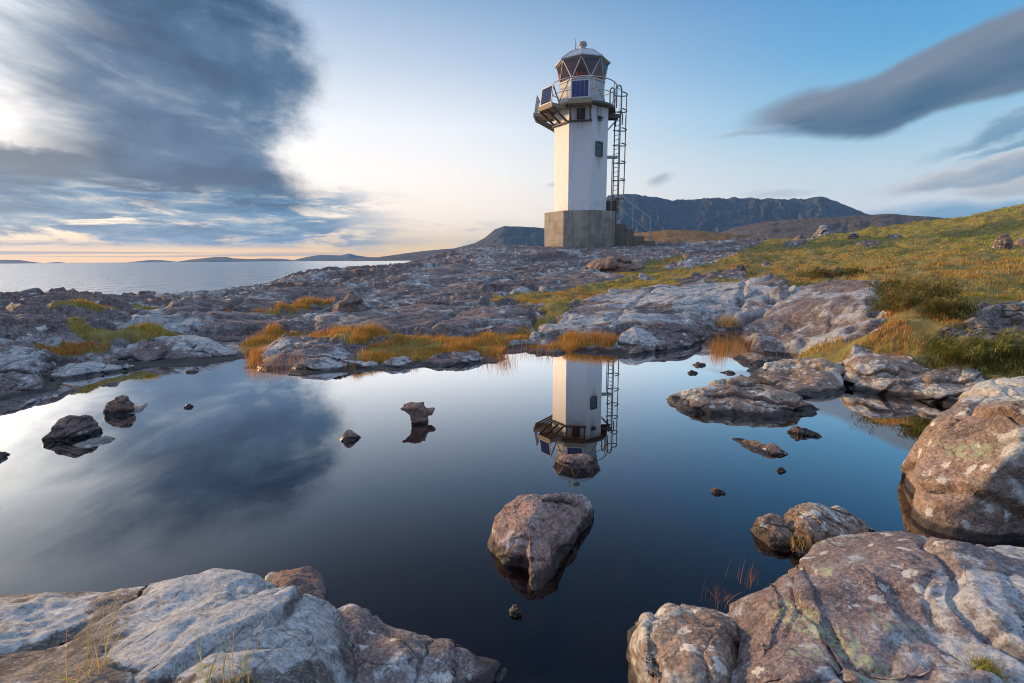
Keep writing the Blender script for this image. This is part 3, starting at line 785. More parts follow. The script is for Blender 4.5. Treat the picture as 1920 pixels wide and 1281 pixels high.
hill('mountain', [(1040, 430), (1100, 392), (1140, 371), (1165, 366), (1190, 365), (1230, 371), (1262, 378), (1290, 376), (1330, 374), (1400, 372), (1430, 376), (1470, 374), (1500, 376), (1516, 373), (1532, 371), (1560, 377), (1590, 387), (1625, 402), (1660, 409), (1720, 416), (1800, 432)],
     5200, 1900, 1500, M_MOUNT, gully=.20, gs=.55, seed=5, n_a=700, n_r=90, crag=1)
hill('headland', [(660, 487.5), (690, 485), (740, 478), (790, 471), (850, 466), (890, 456), (910, 445), (928, 430), (945, 424), (1000, 426), (1050, 432), (1100, 436), (1160, 446), (1220, 452), (1300, 470)],
     4600, 1200, 900, M_MOUNT, gully=.10, gs=.4, seed=15, n_a=420)
hill('hill', [(1290, 470), (1330, 444), (1380, 426), (1430, 416), (1490, 411), (1560, 408), (1600, 404), (1680, 402), (1720, 405), (1760, 408), (1830, 414), (1950, 430)], 1500, 700, 500, M_MID, z0=-10, gully=.10, gs=.35, seed=25, n_a=400)
hill('moor', [(1040, 455), (1110, 446), (1150, 441), (1200, 436), (1250, 432), (1300, 432), (1360, 437), (1420, 446), (1480, 455), (1560, 470), (1700, 480)], 190, 110, 90, M_MOOR, z0=-3, gully=.05, gs=.35, seed=35, n_a=300)
isl = dict(mat=M_MOUNT, gully=.05, n_a=160, n_r=16, power=.7)
hill('island', [(-120, 492), (-40, 488), (10, 487), (36, 487.5), (60, 491), (80, 493.6)], 14000, 900, 900, seed=41, **isl)
hill('island', [(86, 493.4), (100, 491.8), (112, 491.6), (122, 493.0)], 15000, 300, 300, seed=42, **isl)
hill('island', [(240, 492), (262, 489.5), (285, 487.2), (305, 488), (325, 490), (335, 491.2)], 13000, 600, 600, seed=43, **isl)
hill('island', [(330, 491.2), (360, 486.5), (385, 484), (400, 482.2), (425, 481.8), (436, 484.5), (470, 486), (500, 484.5), (530, 485.5), (550, 487.6), (580, 489.0)], 11000, 900, 900, seed=44, **isl)
hill('island', [(545, 489.0), (575, 482), (600, 478), (620, 478.5), (640, 479), (655, 475.5), (668, 479), (690, 482), (720, 483), (760, 484), (800, 487)], 12000, 900, 900, seed=45, **isl)
hill('island', [(586, 488.6), (620, 485), (670, 484), (720, 482), (780, 478), (840, 480), (900, 485)], 8000, 700, 700, seed=46, **isl)
# ------------------------------------------------------------------ rocks
def ground_hit(px, py, rmin=2.0):
    """where a sight line of the photograph first meets the ground"""
    L = LANDSCAPE; d = ray(px, py); h = math.hypot(d.x, d.y)
    i = int(np.clip(round((math.atan2(d.x, d.y) - L['ang'][0]) / (L['ang'][1] - L['ang'][0])), 0, L['na'] - 1))
    z = L['z'][i * L['nr']:(i + 1) * L['nr']]; r = L['rad']
    k = np.where((EYE + d.z / h * r <= z) & (r > rmin))[0]
    k = k[0] if len(k) else L['nr'] - 1
    return np.array([d.x / h * r[k], d.y / h * r[k], z[k]])
def smooth_loop(P, n):
    P = np.asarray(P, float); m = len(P); out = []
    for i in range(m):
        a, b, c, d = P[i - 1], P[i], P[(i + 1) % m], P[(i + 2) % m]
        for t in np.linspace(0, 1, 12, endpoint=False):
            out.append(.5 * (2 * b + (c - a) * t + (2 * a - 5 * b + 4 * c - d) * t * t + (3 * b - a - 3 * c + d) * t ** 3))
    out = np.array(out); L = np.concatenate([[0], np.cumsum(np.linalg.norm(np.roll(out, -1, 0) - out, axis=1))])
    s = np.linspace(0, L[-1], n, endpoint=False); cl = np.concatenate([out, out[:1]])
    return np.stack([np.interp(s, L, cl[:, k]) for k in range(2)], -1)
def grid_normals(V, nu, nv):
    G = V.reshape(nu, nv, 3)
    du = np.roll(G, -1, 0) - np.roll(G, 1, 0); dv = np.gradient(G, axis=1)
    n = np.cross(du, dv).reshape(-1, 3); n /= np.maximum(np.linalg.norm(n, axis=1), 1e-9)[:, None]
    return n
def rock(name, outline, tops, mat, label, cat='rock', group=None, seed=1, p=4.0, q=2.0, zb=-.25, lump=.05, ledge=.03, dip=(.25, .1, 1.0), lf=5.0, fine=.012,
         creases=(), nu=360, nv=150, grow=1.02, center=None, jag=.03, thick=None, back=1.06, cuts=7, crack=1.0, coats=(), lam=1e-3, cutd=1.0):
    """a rock from its outline on the ground or water, heights over it, and furrows (all read off the photograph, each with a real height)"""
    P = np.array([at_z(*(o if len(o) == 3 else (*o, 0.0)))[:2] if not isinstance(o[0], str) else (o[1], o[2]) for o in outline])
    T = np.array([at_z(*t) if not isinstance(t[0], str) else t[1:] for t in tops])
    c = P.mean(0) if center is None else np.array(at_z(*center)[:2] if len(center) == 3 else center)
    size = max(np.ptp(P[:, 0]), np.ptp(P[:, 1]))
    P = np.array([c + (p_ - c) * (back if len(o) == 3 and not isinstance(o[0], str) else 1.0) for p_, o in zip(P, outline)])
    B = smooth_loop(P, nu)
    jn = fbm(p3(B[:, 0] / size * 7, B[:, 1] / size * 7, seed), 4, seed) * jag
    B = c + (B - c) * (grow + jn)[:, None]
    tt = 1 - (1 - np.linspace(0, 1, nv)) ** 1.35
    X = c[None, None] + tt[None, :, None] * (B - c)[:, None]
    x, y = X[..., 0].ravel(), X[..., 1].ravel(); t = np.broadcast_to(tt, (nu, nv)).ravel()
    if len(T) >= 3:
        f = Rbf(T[:, :2] / size, T[:, 2], lam); h = f(np.stack([x, y], -1) / size)
        h = np.clip(h, zb + .03, T[:, 2].max() * 1.12 + .02)
    else: h = np.full(x.shape, T[:, 2].max())
    z = zb + (h - zb) * (1 - t ** p) ** (1 / q) if thick is None else h - thick * (1 - (1 - t ** p) ** (1 / q))
    for pts, depth, wid in creases:
        C = []
        for (px, py) in pts:
            zz = float(T[:, 2].mean())
            for _ in range(4):
                w = at_z(px, py, zz); zz = float(f(np.array([w[:2]]) / size)[0]) if len(T) >= 3 else zz
            C.append(w[:2])
        d = np.full(x.shape, 9.0); sg = np.ones(x.shape)
        wob = fbm(p3(x / size * 9, y / size * 9, seed + 2.), 5, seed + 40, .55) * wid * 1.3
        for (ax, ay), (bx, by) in zip(C[:-1], C[1:]):
            vx, vy = bx - ax, by - ay
            k = np.clip(((x - ax) * vx + (y - ay) * vy) / (vx * vx + vy * vy), 0, 1)
            dn = np.hypot(x - ax - k * vx, y - ay - k * vy); sg = np.where(dn < d, np.sign(vx * (y - ay) - vy * (x - ax)), sg); d = np.minimum(d, dn)
        ds = d * sg + wob                                    # a step: sharp on one side, easing back on the other
        z = z - depth * np.where(ds > 0, np.exp(-ds / (3.2 * wid)), np.exp(-(ds / (.40 * wid)) ** 2)) * (1 - t ** 6)
    V = np.stack([x, y, z], -1)
    rs = np.random.RandomState(seed + 77); mid = V.mean(0)
    for _ in range(cuts):                                    # flat broken faces
        a_, e_ = rs.uniform(0, 2 * np.pi), rs.uniform(.15, 1.25)
        nn = np.array([math.cos(a_) * math.cos(e_), math.sin(a_) * math.cos(e_), math.sin(e_)])
        s_ = (V - mid) @ nn; top_ = np.percentile(s_, 99.7); lim = top_ - rs.uniform(.012, .05) * cutd * size ** .8
        over = np.maximum(s_ + fbm(V * 5 / size, 3, seed + 31) * .02 * size - lim, 0) * (V[:, 2] > .01)
        V = V - nn * (over * .88)[:, None]
    n = grid_normals(V, nu, nv); n = n * np.where(n[:, 2:3].mean() < 0, -1, 1)
    Q3 = V / size
    low = fbm(Q3 * 2.6 + seed, 3, seed + 5) * lump
    dd = (V @ np.array(dip)) / np.linalg.norm(dip) * lf / max(size, .3) + fbm(Q3 * 2.2 + 4, 3, seed + 9) * .7
    fr = dd - np.floor(dd)
    amt = .35 + .65 * np.clip(fbm(Q3 * 1.7 + 9, 2, seed + 13) + .5, 0, 1)
    led = (sstep(fr, 0, .10) * (1 - .6 * fr) - .5) * ledge * amt * 1.7
    fi = (fbm(V * 7.0 / max(size, .5) ** .4, 4, seed + 21, .58)) * fine + np.minimum(ridged(V * 3.2 / max(size, .5) ** .4, 3, seed + 25) - .9, .2) * fine * .6
    wv = fbm(Q3 * 3 + 2, 3, seed + 51) * .5
    ce, c1, c2, _, _ = voronoi(V[:, 0] / size * 2.6 + V[:, 2] / size * 1.1 + wv, V[:, 1] / size * 3.4 + V[:, 2] / size * 2.0 - wv, seed + 61)
    crk = -np.exp(-(ce / .028) ** 2) * (c1 > .3) * .016 * crack + (c2 - .5) * .012 * crack
    disp = (low + led + fi + crk) * (size ** .7)
    fade = np.where(t < .04, t / .04, 1.0)
    V = V + n * (disp * fade)[:, None]
    V[t == 0] = V[t == 0].mean(0)
    px, py = to_px(V[:, 0], V[:, 1], V[:, 2]); coat = np.zeros(len(V))
    wx, wy = fbm(Q3 * 6, 4, seed + 71) * 60, fbm(Q3 * 6 + 5, 4, seed + 73) * 40
    for amt_, poly in coats: coat += amt_ * sstep(-poly_dist(px + wx, py + wy, poly), -12, 18)
    o = mesh_obj(name, V - np.array([c[0], c[1], 0]), grid_faces(nu, nv, True)[:, ::-1], mat, attrs={'coat': coat})
    o.location = (c[0], c[1], 0)
    return tag(o, label, cat, group)
def pebble(name, x0, x1, yw, yt, mat, label, cat='rock', group=None, seed=1, deep=.8, p=2.6, q=1.6, peak=.5, zb=-.08, lump=.06, base=None, nu=120, nv=60, ledge=.04, cut=.25, fine=.02, flat=.7, grow=1.10, cuts=5):
    """a small stone from its width, the line where it meets the water or ground, and its top"""
    if base is None:
        w = at_z((x0 + x1) / 2, yw, 0.0); z0 = 0.0
    else:
        w = ground_hit((x0 + x1) / 2, yw); z0 = w[2] - .02
    d = math.hypot(w[0], w[1]); u = np.array([w[0], w[1]]) / d; s = np.array([u[1], -u[0]])
    a, b = at_d(x0, yw, d), at_d(x1, yw, d); W = np.linalg.norm((a - b)[:2]) / 2
    dep = W * deep
    c = np.array([w[0], w[1]]) + u * dep
    top = at_d((x0 + x1) / 2, yt, d + dep * .9)[2] - z0
    zb = -min(-zb, .35 * top) if base is None else zb
    rs = np.random.RandomState(seed); out = []
    for k in range(11):
        an = k / 11 * 2 * math.pi; rad = 1 + rs.uniform(-cut, cut * .4)
        q_ = c + s * math.cos(an) * W * rad + u * math.sin(an) * dep * rad
        out.append(('w', q_[0], q_[1]))
    pk = (peak - .5) * 2
    tops = [('w', *(c + s * pk * W * .7), z0 + top)]
    for k in range(5):
        an = k / 5 * 2 * math.pi + rs.uniform(0, 1); q_ = c + s * math.cos(an) * W * .6 + u * math.sin(an) * dep * .6
        tops.append(('w', q_[0], q_[1], z0 + top * rs.uniform(flat, 1.0)))
    return rock(name, out, tops, mat, label, cat, group, seed, p, q, zb + z0, lump, ledge, (rs.uniform(-.4, .4), rs.uniform(-.4, .4), 1), 4.0, fine, (), nu, nv, grow, c, .05, cuts=cuts, crack=.3)

M_PALE = rock_mat('pale_crusted_sandstone', 1.5, ((.045, .040, .038), (.10, .085, .079), (.175, .15, .137)), lichen=.74, white=(.43, .455, .475), green=.3, wet=.03, spots=.15, stain=.9, bump_k=1.4, vary=.9)
M_MAUVE = rock_mat('mauve_sandstone', 1.5, ((.072, .056, .058), (.155, .117, .118), (.24, .187, .184)), lichen=.66, white=(.42, .45, .485), green=.9, wet=0.045, spots=.35, stain=.5, bump_k=1.3, vary=.45)
M_TAN = rock_mat('tan_sandstone', 1.2, ((.12, .085, .068), (.22, .158, .13), (.30, .23, .19)), lichen=.50, white=(.50, .50, .47), green=.8, wet=0.053, spots=.25, stain=.35, bump_k=1.3, vary=.7, rust=.4)
M_SPOT = rock_mat('spotted_sandstone', 1.3, ((.085, .060, .048), (.175, .122, .096), (.265, .188, .148)), lichen=.42, white=(.50, .49, .45), green=.3, wet=0.068, spots=.6, stain=.5, bump_k=1.2, vary=.7)
M_PINK = rock_mat('pink_gritstone', 2.0, ((.12, .085, .078), (.24, .165, .15), (.36, .26, .235)), lichen=.22, white=(.5, .48, .47), green=.0, wet=0.068, spots=.05, stain=.35, bump_k=1.8, grain=1.4, red=.35, vary=.7, rust=.4)
M_DARK = rock_mat('dark_wet_stone', 2.0, ((.045, .032, .032), (.085, .062, .060), (.13, .095, .088)), lichen=.05, green=.0, wet=0.045, spots=.05, stain=.3, red=.4, vary=.7)
M_BROWN = rock_mat('brown_stone', 2.0, ((.09, .055, .045), (.16, .105, .085), (.24, .165, .135)), lichen=.12, green=.0, wet=0.027, spots=.08, stain=.3, red=.35, vary=.7, rust=.4)
M_LEDGE = rock_mat('grey_wave_worn_ledge', 2.0, ((.06, .055, .055), (.13, .115, .115), (.2, .18, .18)), lichen=.3, green=0, stain=.6)
M_SHORE = rock_mat('shore_slab', 1.0, ((.052, .039, .041), (.115, .086, .086), (.19, .15, .146)), lichen=.54, white=(.45, .46, .47), green=.25, wet=.05, spots=.2, stain=.7, bump_k=1.2, vary=.6)

# the big stones round the viewer
rock('boulder', [(-420, 1190), (-250, 1130, .05), (-60, 1108, .06), (60, 1102, .07), (150, 1092, .09), (250, 1070, .13), (340, 1054, .17), (410, 1047, .19), (480, 1056, .19), (560, 1084, .17), (618, 1105, .14), (645, 1160), (662, 1230), (676, 1300), (690, 1420), (640, 1640), (200, 1750), (-400, 1600), (-620, 1350)],
     [(-300, 1140, .10), (0, 1098, .10), (130, 1092, .12), (240, 1072, .16), (330, 1056, .20), (410, 1048, .22), (480, 1058, .22), (560, 1088, .22), (608, 1100, .20), (630, 1180, .20), (640, 1280, .22),
      (430, 1120, .27), (300, 1150, .27), (150, 1180, .24), (0, 1180, .22), (450, 1220, .33), (250, 1260, .32), (50, 1270, .28), (560, 1180, .29), (400, 1350, .36), (100, 1400, .34), (-300, 1300, .25)],
     M_PALE, 'broad low boulder crusted in white lichen at the near edge of the pool', 'boulder', seed=11, crack=.35, cuts=4, p=7, q=2.2, lump=.035, ledge=.022, dip=(-.55, .25, 1), lf=6, fine=.010, nu=520, nv=260, center=(250, 1290, .3), jag=.02,
     coats=[(.10, [(430, 1120), (620, 1085), (680, 1300), (560, 1330), (250, 1300), (220, 1220)]), (-.20, [(-60, 1240), (90, 1190), (200, 1120), (300, 1075), (345, 1085), (270, 1150), (215, 1210), (190, 1300), (-60, 1320)]), (-.14, [(250, 1268), (420, 1250), (600, 1246), (660, 1330), (240, 1330)]), (.05, [(0, 1110), (180, 1090), (150, 1140), (0, 1180)])],
     creases=[([(180, 1240), (330, 1165), (440, 1120), (520, 1082)], .035, .03), ([(300, 1260), (370, 1190), (470, 1140), (560, 1092)], .03, .018), ([(0, 1225), (120, 1180), (240, 1105)], .03, .03)])
rock('rock', [(495, 1150), (485, 1075, .03), (520, 1058, .06), (560, 1051, .07), (598, 1058, .05), (612, 1080, .03), (622, 1150), (560, 1170)], [(520, 1070, .06), (550, 1062, .068), (582, 1064, .068), (600, 1078, .055), (560, 1090, .08), (540, 1110, .09), (590, 1110, .08)], M_DARK,
     'small rounded brown knob tucked behind the white crusted boulder', seed=12, lump=.03, back=1.0, crack=0, cuts=0, p=6, q=2.4, nu=180, nv=80)
rock('rock', [(600, 1130), (650, 1135), (700, 1155), (745, 1166), (850, 1186), (905, 1204), (975, 1226), (985, 1262), (920, 1300), (800, 1400), (640, 1420)],
     [(640, 1140, .05), (670, 1150, .09), (720, 1160, .07), (760, 1200, .085), (840, 1206, .07), (940, 1240, .03), (700, 1230, .12), (800, 1260, .09), (720, 1320, .13), (860, 1262, .05)],
     M_MAUVE, 'flat reddish slab sloping into the pool beside the white crusted boulder', seed=13, p=5, lump=.04, ledge=.03, nu=260, nv=130, center=(730, 1250, .08),
     creases=[([(845, 1200), (842, 1240), (850, 1300)], .04, .012), ([(700, 1172), (760, 1196), (850, 1205)], .03, .012)])
rock('boulder', [(912, 1030), (918, 1042), (945, 1060), (985, 1072), (990, 1100), (998, 1131), (1012, 1122), (1045, 1075), (1085, 1010), (1112, 970), (1108, 955, .03), (1082, 935, .16), (1040, 921, .19), (985, 925, .19), (945, 943, .15), (920, 990, .06)],
     [(918, 1020, .05), (928, 985, .11), (945, 945, .17), (985, 926, .205), (1040, 922, .205), (1080, 938, .18), (1098, 962, .10), (1000, 970, .215), (1050, 975, .19), (955, 1015, .14), (1030, 1020, .13), (990, 1045, .10), (1020, 1065, .05), (1000, 1100, .012), (1070, 1000, .10), (1090, 985, .06)],
     M_PINK, 'pink speckled boulder standing in open water at the centre of the pool', 'boulder', seed=21, cuts=3, crack=.10, lam=.02, p=8, q=2.4, lump=.02, ledge=.010, fine=.022, nu=320, nv=160, center=(1010, 1000, .05), jag=.015, zb=-.20, grow=1.0)
rock('boulder', [(1335, 1220), (1352, 1140, .08), (1390, 1090, .16), (1440, 1058, .19), (1500, 1020, .20), (1560, 1000, .22), (1640, 994, .24), (1720, 998, .24), (1800, 1018, .22), (1840, 1020, .22), (1900, 1006, .26), (1990, 1003, .28), (2250, 1060, .2), (2350, 1250), (2100, 1500), (1700, 1560), (1380, 1480), (1290, 1330)],
     [(1365, 1130, .17), (1390, 1092, .21), (1440, 1062, .23), (1500, 1022, .24), (1560, 1002, .25), (1640, 996, .27), (1720, 1000, .27), (1800, 1018, .25), (1830, 1022, .24), (1900, 1008, .28), (1990, 1005, .30), (1500, 1120, .33), (1650, 1100, .38), (1800, 1120, .40), (1950, 1110, .41),
      (1480, 1230, .33), (1620, 1230, .34), (1800, 1220, .37), (1380, 1230, .20), (1450, 1330, .36), (1650, 1300, .40), (1850, 1330, .42), (2100, 1250, .42)],
     M_MAUVE, 'broad mauve boulder with green lichen filling the near right corner', 'boulder', seed=31, crack=.5, cuts=5, p=7, q=2.3, lump=.03, ledge=.026, dip=(.55, -.3, 1), lf=6, fine=.010, nu=520, nv=260, center=(1700, 1220, .38), jag=.02,
     creases=[([(1350, 1262), (1480, 1250), (1620, 1242), (1760, 1232), (1900, 1262)], .06, .02), ([(1500, 1045), (1530, 1120), (1560, 1180), (1600, 1225)], .012, .010), ([(1450, 1080), (1470, 1140), (1440, 1200)], .010, .010), ([(1830, 1020), (1880, 1080), (1920, 1180)], .018, .014), ([(1650, 1090), (1720, 1170), (1850, 1240)], .016, .02)])
rock('boulder', [(1170, 1220), (1176, 1150, .05), (1205, 1117, .10), (1260, 1102, .12), (1320, 1107, .13), (1380, 1128, .12), (1400, 1240), (1380, 1400), (1240, 1420), (1180, 1300)],
     [(1180, 1150, .09), (1210, 1118, .12), (1260, 1103, .14), (1320, 1108, .15), (1360, 1120, .15), (1200, 1190, .17), (1280, 1180, .21), (1340, 1190, .21), (1240, 1260, .21), (1320, 1280, .23), (1260, 1350, .24)],
     M_SPOT, 'rounded grey boulder with pale lichen blotches against the broad mauve boulder', 'boulder', seed=32, crack=.3, cuts=4, p=5, q=2.2, lump=.04, ledge=.03, dip=(.8, .1, .6), lf=3, nu=300, nv=150, center=(1280, 1220, .18),
     creases=[([(1222, 1118), (1222, 1200), (1235, 1262), (1262, 1281)], .03, .012)])
CL = 'cleft rocks beside the broad mauve boulder'
rock('rock', [(1405, 992), (1418, 1008), (1450, 1034), (1480, 1042), (1500, 1030), (1490, 990, .05), (1468, 967, .09), (1432, 966, .08), (1410, 980, .04)],
     [(1412, 984, .06), (1434, 968, .095), (1462, 970, .10), (1445, 1005, .06), (1480, 1000, .06)], M_SPOT, 'small tilted grey rock, lowest of the three cleft ones', 'rock', CL, seed=33, p=6, q=2.4, lump=.03, ledge=.03, nu=200, nv=90)
rock('rock', [(1466, 1000), (1490, 1036), (1540, 1050), (1600, 1044), (1618, 1010), (1590, 970, .08), (1540, 944, .14), (1492, 934, .15), (1470, 948, .12)],
     [(1466, 962, .11), (1480, 940, .155), (1500, 935, .165), (1545, 947, .155), (1590, 972, .13), (1500, 985, .14), (1560, 1000, .11), (1530, 1025, .07)], M_SPOT, 'pale patched rock in the middle of the three cleft ones', 'rock', CL, seed=34, p=6, q=2.4, lump=.03, ledge=.035, dip=(.9, .3, .5), lf=5, nu=240, nv=110)
rock('rock', [(1550, 1000), (1600, 1030), (1660, 1020), (1644, 992, .04), (1610, 966, .09), (1575, 947, .12), (1548, 945, .12), (1540, 960, .10)],
     [(1550, 952, .125), (1572, 947, .135), (1605, 965, .115), (1636, 990, .07), (1590, 1000, .09)], M_SPOT, 'brown rock leaning outwards, the right hand of the three cleft ones', 'rock', CL, seed=35, p=6, q=2.4, lump=.03, ledge=.04, dip=(.9, .3, .5), lf=6, nu=220, nv=100)
rock('boulder', [(1720, 972), (1738, 990), (1800, 1010), (1900, 1020), (2050, 1035), (2300, 960, .1), (2350, 800, .4), (2150, 690, .58), (2020, 682, .58), (1930, 688, .57), (1870, 696, .55), (1815, 712, .50), (1775, 745, .44), (1748, 775, .38), (1712, 802, .30), (1708, 830, .26), (1728, 880, .16), (1740, 905, .10), (1722, 940, .02)],
     [(1712, 802, .34), (1748, 768, .42), (1790, 728, .50), (1830, 708, .54), (1880, 696, .57), (1940, 689, .59), (2050, 684, .60), (1722, 840, .32), (1745, 890, .26), (1738, 950, .12), (1790, 830, .45), (1830, 780, .52), (1900, 760, .56), (1840, 840, .45), (1910, 830, .50),
      (1790, 910, .28), (1880, 915, .34), (1800, 980, .10), (1900, 985, .14), (2050, 780, .58), (2050, 940, .34), (2200, 800, .55)],
     M_TAN, 'large tan boulder with layered front rising beside the pool on the right', 'boulder', seed=41, p=9, q=2.4, lump=.02, ledge=.022, dip=(.12, .1, 1), lf=7, crack=.5, nu=480, nv=260, center=(1930, 850, .35), jag=.01, zb=-.25, fine=.009, grow=.975, back=1.02, cuts=10, cutd=1.7,
     coats=[(.16, [(1845, 800), (2000, 780), (2000, 930), (1880, 905)]), (.10, [(1840, 705), (2000, 690), (2000, 770), (1860, 770)]), (-.06, [(1700, 780), (1840, 720), (1830, 860), (1800, 1010), (1700, 1010)])],
     creases=[([(1780, 912), (1860, 930), (1960, 950)], .05, .03), ([(1745, 955), (1800, 962), (1900, 975)], .04, .025)])
# slabs standing in the far right of the pool
rock('rock_slab', [(1253, 758), (1262, 772), (1330, 778), (1400, 782), (1460, 786), (1480, 780), (1530, 782), (1552, 770), (1520, 756, .04), (1440, 736, .08), (1380, 724, .10), (1330, 730, .09), (1272, 742, .05)],
     [(1258, 750, .06), (1280, 738, .10), (1340, 728, .15), (1370, 722, .17), (1420, 733, .15), (1480, 748, .11), (1530, 764, .04), (1300, 760, .07), (1400, 762, .08), (1460, 770, .06)],
     M_SPOT, 'long narrow spotted slab lying alone in the water, mirrored below', 'rock', seed=51, grow=1.10, back=1.14, cuts=3, p=6, q=2.2, lump=.025, ledge=.035, dip=(.1, .7, .8), lf=5, nu=320, nv=120, center=(1400, 760, .05),
     creases=[([(1270, 746), (1360, 746), (1440, 750), (1530, 768)], .04, .02)])
rock('rock_slab', [(1398, 706), (1420, 718), (1460, 735), (1478, 747), (1520, 748), (1570, 742), (1590, 728), (1582, 704, .08), (1550, 684, .11), (1500, 671, .12), (1455, 675, .10), (1420, 688, .06)],
     [(1402, 700, .05), (1420, 686, .10), (1460, 674, .14), (1500, 670, .17), (1540, 682, .17), (1570, 696, .15), (1582, 715, .10), (1440, 704, .09), (1490, 716, .08), (1500, 700, .07), (1540, 714, .12)],
     M_SPOT, 'lumpy spotted slab at the water edge behind the long narrow slab', 'rock', seed=52, grow=1.06, cuts=4, p=6, q=2.2, lump=.04, ledge=.03, nu=280, nv=120, center=(1495, 710, .06),
     creases=[([(1430, 690), (1500, 705), (1530, 690)], .05, .03)])
rock('rock', [(1368, 672), (1390, 684), (1430, 690), (1455, 682), (1440, 668, .05), (1400, 662, .05)], [(1378, 668, .05), (1400, 662, .07), (1430, 668, .08), (1410, 676, .05)], M_SPOT,
     'small spotted rock at the foot of the reeds', seed=53, p=4, nu=140, nv=60)
rock('rock_slab', [(1540, 705), (1590, 728), (1600, 733), (1660, 742), (1730, 752), (1800, 762), (1860, 760), (1880, 712, .16), (1800, 702, .17), (1700, 690, .17), (1600, 668, .15), (1560, 684, .10)],
     [(1548, 690, .12), (1580, 672, .20), (1605, 668, .21), (1650, 686, .20), (1720, 694, .22), (1800, 704, .24), (1600, 712, .10), (1680, 722, .11), (1750, 736, .12), (1830, 730, .2)],
     M_SPOT, 'long low slab running from the reeds towards the large tan boulder', 'rock', seed=54, p=7, q=2.2, lump=.03, ledge=.035, dip=(.05, .8, .7), lf=5, nu=320, nv=130, center=(1700, 720, .12),
     creases=[([(1600, 690), (1700, 702), (1820, 712)], .04, .03), ([(1620, 728), (1700, 738), (1780, 748)], .03, .02)])
rock('rock_slab', [(1584, 668, .25), (1600, 684, .24), (1680, 692, .24), (1750, 695, .24), (1778, 688, .25), (1768, 672, .26), (1690, 660, .27), (1610, 653, .27)],
     [(1592, 662, .285), (1604, 656, .295), (1680, 662, .30), (1750, 672, .295), (1768, 682, .28), (1640, 674, .29), (1720, 682, .285)],
     M_SPOT, 'narrow upper slab lying along the turf above the long low slab', 'rock', seed=55, p=7, q=2.0, thick=.22, back=1.0, cuts=2, crack=.5,  lump=.02, ledge=.025, nu=240, nv=100)
# stones lying in the water
pebble('rock', 86, 196, 824, 779, M_DARK, 'dark humped stone, the larger of the pair near the left bank', seed=61, deep=.55, p=3, q=1.8, peak=.45, cuts=1)
pebble('rock', 194, 256, 778, 746, M_DARK, 'dark wedge stone, the smaller of the pair near the left bank', seed=62, deep=.6, p=6, q=2.5, peak=.6, cuts=2)
pebble('rock', 634, 676, 827, 806, M_BROWN, 'little brown pyramid stone in the open water', seed=63, deep=.6, p=1.4, q=1.0, flat=.3, peak=.48, lump=.02, cuts=1, grow=1.4)
pebble('rock', 1329, 1359, 926, 915, M_BROWN, 'tiny pointed brown stone before the cleft rock cluster', seed=64, deep=.5, p=1.4, q=1.0, flat=.3, cuts=1, grow=1.5)
pebble('rock', 1456, 1473, 885, 878, M_PALE, 'tiny pale stone behind the pointed brown one', seed=65, deep=.7, nu=60, nv=30)
pebble('rock', 1299, 1326, 687, 680, M_BROWN, 'flat brown stone in front of the reeds', seed=66, deep=.8, nu=80, nv=30)
pebble('rock', 1288, 1308, 702, 699, M_DARK, 'thin dark stone barely breaking the water below the reeds', seed=67, deep=.9, nu=60, nv=30)
pebble('rock', 1349, 1381, 701, 694, M_BROWN, 'brown bar of stone beside the lumpy slab', seed=68, deep=.4, nu=80, nv=30)
pebble('rock', 1379, 1399, 720, 703, M_BROWN, 'upright brown stone at the end of the lumpy slab', seed=69, deep=.7, p=4, nu=80, nv=40)
pebble('rock', 1476, 1534, 817, 803, M_DARK, 'dark flat stone off the tip of the long narrow slab', seed=70, deep=.4, p=5, nu=120, nv=50)
rock('rock', [(1366, 822), (1380, 820), (1420, 838), (1450, 842), (1478, 848), (1478, 856), (1440, 858), (1405, 846)], [(1372, 820, .012), (1400, 832, .02), (1440, 842, .03), (1460, 840, .045), (1472, 848, .03)], M_BROWN,
     'tadpole shaped pink ridge just breaking the surface of the pool', seed=71, p=3, zb=-.06, lump=.03, nu=160, nv=50, center=(1435, 846, 0))
rock('rock', [(1036, 858), (1050, 875), (1090, 882), (1132, 880), (1120, 868), (1080, 856)], [(1040, 854, .03), (1060, 852, .045), (1090, 862, .04), (1120, 872, .02)], M_BROWN,
     'flat pink stone lying in the mirror image of the lantern', seed=72, p=4, zb=-.08, lump=.04, nu=160, nv=50)
pebble('rock', 344, 364, 766, 761, M_DARK, 'tiny dark stone alone beyond the dark pair', seed=73, deep=.9, nu=60, nv=30)
pebble('rock', 350, 374, 699, 693, M_BROWN, 'small brown stone near the left end of the far shore', seed=74, deep=.9, nu=60, nv=30)
pebble('rock', 955, 980, 1156, 1146, M_DARK, 'small wet stone in front of the pink speckled boulder', seed=75, deep=.8, nu=60, nv=30)
rock('rock', [(236, 772), (250, 764), (275, 756), (276, 762), (262, 772), (240, 776)], [(245, 768, .002), (262, 762, .004), (270, 760, .003)], M_LEDGE, 'thin wet ledge trailing from the dark wedge stone', seed=76, p=3, zb=-.012, lump=.002, ledge=.004, fine=.008, jag=.12, cuts=0, crack=.2, nu=160, nv=60)
rock('rock', [(135, 836), (160, 828), (200, 818), (215, 822), (205, 830), (165, 840)], [(150, 832, .002), (185, 826, .004), (205, 824, .003)], M_LEDGE, 'thin wet ledge trailing from the dark humped stone', seed=77, p=3, zb=-.012, lump=.002, ledge=.004, fine=.008, jag=.12, cuts=0, crack=.2, nu=160, nv=60)
rock('rock', [(-60, 850), (0, 848), (32, 846), (18, 860), (-10, 872), (-60, 880)], [(-20, 856, .03), (10, 852, .02), (-40, 862, .05)], M_DARK, 'dark sliver of rock at the left edge, the farther of two', seed=78, p=3, nu=120, nv=40)
